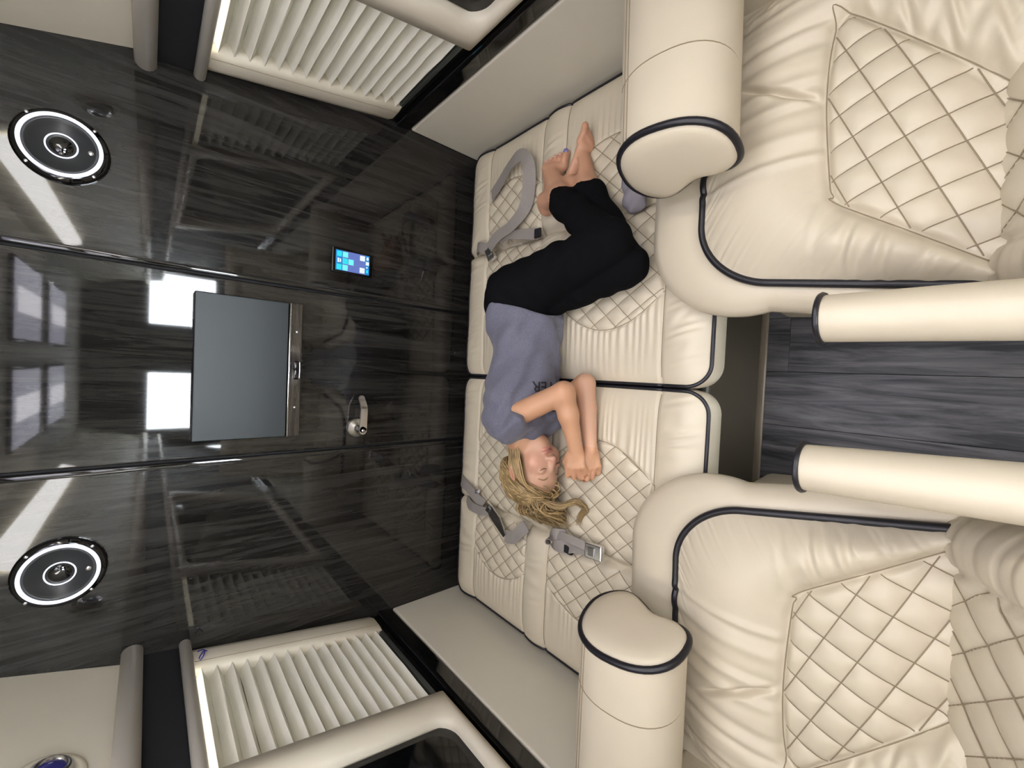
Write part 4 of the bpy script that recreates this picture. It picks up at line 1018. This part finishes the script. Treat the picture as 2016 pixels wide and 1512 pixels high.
# brows and lashes
M_BROW = mat('brow_hair', (.25, .15, .07, 1), .6)
def face_z(l, u):
    f = np.linspace(.12, .03, 90); v = body.value(np.stack([hp(l, u, q) for q in f])); i = np.argmax(v < 0); return f[i]
_fz = face_z
def face_z(l, u):
    return float(np.median([_fz(l + a, u + b) for a in (-.004, 0, .004) for b in (-.003, 0, .003)]))
for sx in (1, -1):
    ar = [hp(sx * (.016 + .026 * t), .021 + .006 * math.sin(math.pi * t) - .004 * t, face_z(sx * (.016 + .026 * t), .021 + .006 * math.sin(math.pi * t) - .004 * t) + .0008) for t in np.linspace(0, 1, 9)]
    obj('eyebrow', tube(ar, [.0012, .0020, .0022, .0022, .0021, .0019, .0016, .0012, .0006], 6), M_BROW, girl)
    la = [hp(sx * (.018 + .024 * t), -.004 - .004 * math.sin(math.pi * t), face_z(sx * (.018 + .024 * t), -.004 - .004 * math.sin(math.pi * t)) + .0006) for t in np.linspace(0, 1, 9)]
    obj('eyelashes', tube(la, [.0006, .0010, .0012, .0013, .0013, .0013, .0012, .0010, .0005], 6), mat('lashes', (.05, .03, .02, 1), .6), girl)

# ---- dark lettering on the chest: the end of a word, half hidden by the arm
from mathutils.bvhtree import BVHTree
bvh = BVHTree.FromPolygons([tuple(v) for v in SV], [tuple(int(i) for i in f) for f in SF])
def print_text(txt, origin, right_, up_, size, name, nrm):
    cu = bpy.data.curves.new(name, 'FONT'); cu.body = txt; cu.size = size; cu.offset = .0006; cu.resolution_u = 3
    o = bpy.data.objects.new(name, cu); COL.objects.link(o); dg = bpy.context.evaluated_depsgraph_get(); me = bpy.data.meshes.new_from_object(o.evaluated_get(dg))
    bm = bmesh.new(); bm.from_mesh(me); bmesh.ops.triangulate(bm, faces=bm.faces); bmesh.ops.subdivide_edges(bm, edges=[e for e in bm.edges if e.calc_length() > .006], cuts=2); bmesh.ops.triangulate(bm, faces=bm.faces)
    bm.verts.index_update(); v, f = from_bm(bm); bpy.data.objects.remove(o); bpy.data.curves.remove(cu); bpy.data.meshes.remove(me)
    right_, up_, nrm = _u(right_), _u(up_), _u(nrm); out = []
    for p in v:
        q = A_(origin) + right_ * p[0] + up_ * p[1]; h_ = bvh.ray_cast(Vector(q + nrm * .2), Vector(-nrm))
        out.append(A_(h_[0]) + nrm * .0012 if h_[0] is not None else q)
    return out, f
tn = A_([0, -.80, .60]); tv_, tf_ = print_text('TER', (-.020, .80, .555), (0, .60, .80), (-1, 0, 0), .040, 'lettering', tn)
obj('lettering', (tv_, tf_), mat('black_print', (.012, .012, .016, 1), .7), shirt, smooth=False)
tv_, tf_ = print_text('TEC', (-.078, .80, .545), (0, .60, .80), (-1, 0, 0), .034, 'lettering', tn)
obj('lettering', (tv_, tf_), MATS['black_print'], shirt, smooth=False)

# ================================================================== seat belts on the sofa
def buckle(parent, p, d, n, L=.052, Wd=.034, T=.014, material=None):
    d, n = _u(d), _u(n); n = _u(n - d * (n @ d)); s = np.cross(n, d); p = A_(p)
    v, f = box(-L / 2, L / 2, -Wd / 2, Wd / 2, 0, T, .003, 2); v = p + v[:, :1] * d + v[:, 1:2] * s + v[:, 2:] * n
    b = obj('buckle', (v, f), material or M_CHROME, parent, smooth=False)
    v, f = box(-L * .26, L * .12, -Wd * .28, Wd * .28, T - .001, T + .003, .0015, 2); v = p + v[:, :1] * d + v[:, 1:2] * s + v[:, 2:] * n
    obj('release_button', (v, f), mat('grey_metal', (.35, .35, .36, 1), .3, metal=1), b, smooth=False)
    return b
g = 'lap belts lying on the sofa'
b1 = empty('seat_belt', (.57, 1.12, .47), 'grey lap belt looped on the cushion beside the bare feet', 'seat belt', g)
M_TIP = mat('pale_belt_tip', (.6, .58, .55, 1), .6)
obj('webbing', strap([(.640, 1.225, .486), (.668, 1.170, .494), (.706, 1.100, .505), (.712, 1.040, .512), (.672, 1.008, .508), (.605, 1.014, .497), (.545, 1.035, .493), (.500, 1.095, .497), (.478, 1.160, .502), (.448, 1.210, .500)], .042, .0025,
    [(0, 0, 1), (.1, -.1, 1), (.2, -.2, 1), (-.2, -.5, 1), (-.5, -.6, .8), (-.2, -.7, .6), (.1, -.6, .7), (.2, -.5, .8), (.1, -.3, 1), (0, 0, 1)]), M_BELT, b1, smooth=False)
obj('webbing_tip', box(.618, .664, 1.2245, 1.2285, .484, .488), M_TIP, b1, smooth=False)
obj('webbing', strap([(.462, 1.150, .492), (.468, 1.10, .498), (.462, 1.05, .496), (.452, .985, .484)], .036, .0025, [(.3, 0, 1), (.5, 0, .8), (.3, 0, 1), (0, 0, 1)]), M_BELT, b1, smooth=False)
obj('webbing', strap([(.470, 1.335, .455), (.466, 1.300, .486), (.462, 1.262, .500), (.446, 1.225, .496)], .036, .0025), M_BELT, b1, smooth=False)
obj('strap_end', box(.438, .468, .962, .990, .480, .487, .002, 2), M_MATTEB, b1, smooth=False)
buckle(b1, (.424, 1.205, .488), (-.85, -.5, 0), (.1, -.2, 1))
b2 = empty('seat_belt', (-.45, 1.29, .46), 'short grey belt strap coming out of the sofa gap behind the hair', 'seat belt', g)
obj('webbing', strap([(-.428, 1.385, .452), (-.430, 1.340, .482), (-.440, 1.290, .492), (-.470, 1.240, .484), (-.490, 1.210, .470)], .042, .0025, [(0, 0, 1), (.1, .1, 1), (-.1, -.1, 1), (0, 0, 1), (0, 0, 1)]), M_BELT, b2, smooth=False)
buckle(b2, (-.446, 1.232, .484), (.25, -.9, -.2), (.3, -.2, 1), .022, .014, .006)
b3 = empty('seat_belt', (-.52, 1.06, .46), 'grey belt with chrome plate beside the hair on the sofa seam', 'seat belt', g)
pl = [(-.470, 1.135), (-.505, 1.150), (-.520, 1.130), (-.560, 1.062), (-.548, 1.050), (-.500, 1.085)]
obj('buckle_plate', prism(pl, 2, .492, .497, .0015, 2), M_CHROME, b3, smooth=False)
obj('webbing', strap([(-.555, 1.060, .490), (-.545, 1.015, .492), (-.515, .985, .492), (-.492, .962, .486)], .040, .0025, [(.2, .1, 1), (.3, -.3, 1), (.2, -.2, 1), (0, 0, 1)]), M_BELT, b3, smooth=False)
obj('webbing', strap([(-.500, 1.330, .462), (-.508, 1.260, .490), (-.505, 1.190, .494), (-.492, 1.135, .490)], .030, .0025, [(0, 0, 1), (.4, 0, .8), (.5, 0, .8), (0, 0, 1)]), M_BELT, b3, smooth=False)
buckle(b3, (-.486, 1.148, .488), (-.8, .5, 0), (0, -.2, 1), .034, .026, .010)
b4 = empty('seat_belt', (-.48, .76, .46), 'grey belt with square chrome buckle on the sofa seam near the chair', 'seat belt', g)
obj('webbing', strap([(-.475, .800, .480), (-.478, .832, .497), (-.492, .845, .508), (-.506, .830, .500), (-.500, .795, .488), (-.485, .760, .490), (-.476, .715, .492)], .040, .0025, [(.2, -.3, 1), (.2, .3, .9), (0, 1, .4), (-.4, .3, .8), (0, 0, 1), (.2, 0, 1), (0, 0, 1)]), M_BELT, b4, smooth=False)
obj('webbing', strap([(-.478, .86, .480), (-.470, .80, .494), (-.468, .74, .496), (-.472, .70, .490)], .022, .0025, [(.5, 0, 1), (.5, 0, 1), (.5, 0, 1), (0, 0, 1)]), M_BELT, b4, smooth=False)
obj('anchor', box(-.520, -.492, .768, .800, .476, .490, .005, 2), M_MATTEB, b4, smooth=False)
buckle(b4, (-.474, .682, .488), (.08, -1, 0), (.1, -.3, 1), .056, .040, .016)

# crumpled grey cloth showing beside the chair arm
cl = Field((.40, .56, .455), (.60, .70, .54), .004); cl.ell((.475, .625, .475), np.eye(3), (.050, .036, .026), .01); cl.ell((.525, .630, .480), np.eye(3), (.045, .032, .028), .02)
ax = [(cl.lo[k] + cl.h * np.arange(cl.n[k])).astype(np.float32) for k in range(3)]; gx, gy, gz = np.meshgrid(*ax, indexing='ij')
cl.f = np.maximum(cl.f + .004 * np.sin(130 * gx + 60 * gy) * np.sin(90 * gz + 80 * gy), .468 - gz).astype(np.float32)
tag(obj('cloth', cl.mesh(2), mat('mauve_grey_cloth', (.26, .24, .27, 1), .9, bump=(200, .4))), 'crumpled mauve grey cloth on the sofa beside the chair arm', 'cloth')
# toe of a dark shoe at the edge of the aisle
so = empty('shoe', (-.165, -.10, 0), 'tip of a black shoe with pale sole on the grey planks', 'shoe')
so_ = lambda k, z0, z1, inset: prism([(-.165 + (.040 - inset) * math.cos(a) * (1 if math.sin(a) > -.2 else .8), -.13 + (.095 - inset) * math.sin(a)) for a in np.linspace(0, 2 * math.pi, 20, endpoint=False)], 2, z0, z1, .004, 2)
obj('sole', so_(0, .0, .022, 0), mat('pale_sole', (.5, .48, .45, 1), .7), so, smooth=False)
up_f = Field((-.22, -.25, .015), (-.11, -.02, .12), .004); up_f.ell((-.165, -.10, .030), np.eye(3), (.036, .070, .035), .01); up_f.cap((-.165, -.14, .04), (-.165, -.19, .075), .034, .030, .02)
obj('upper', up_f.mesh(2), M_MATTEB, so)
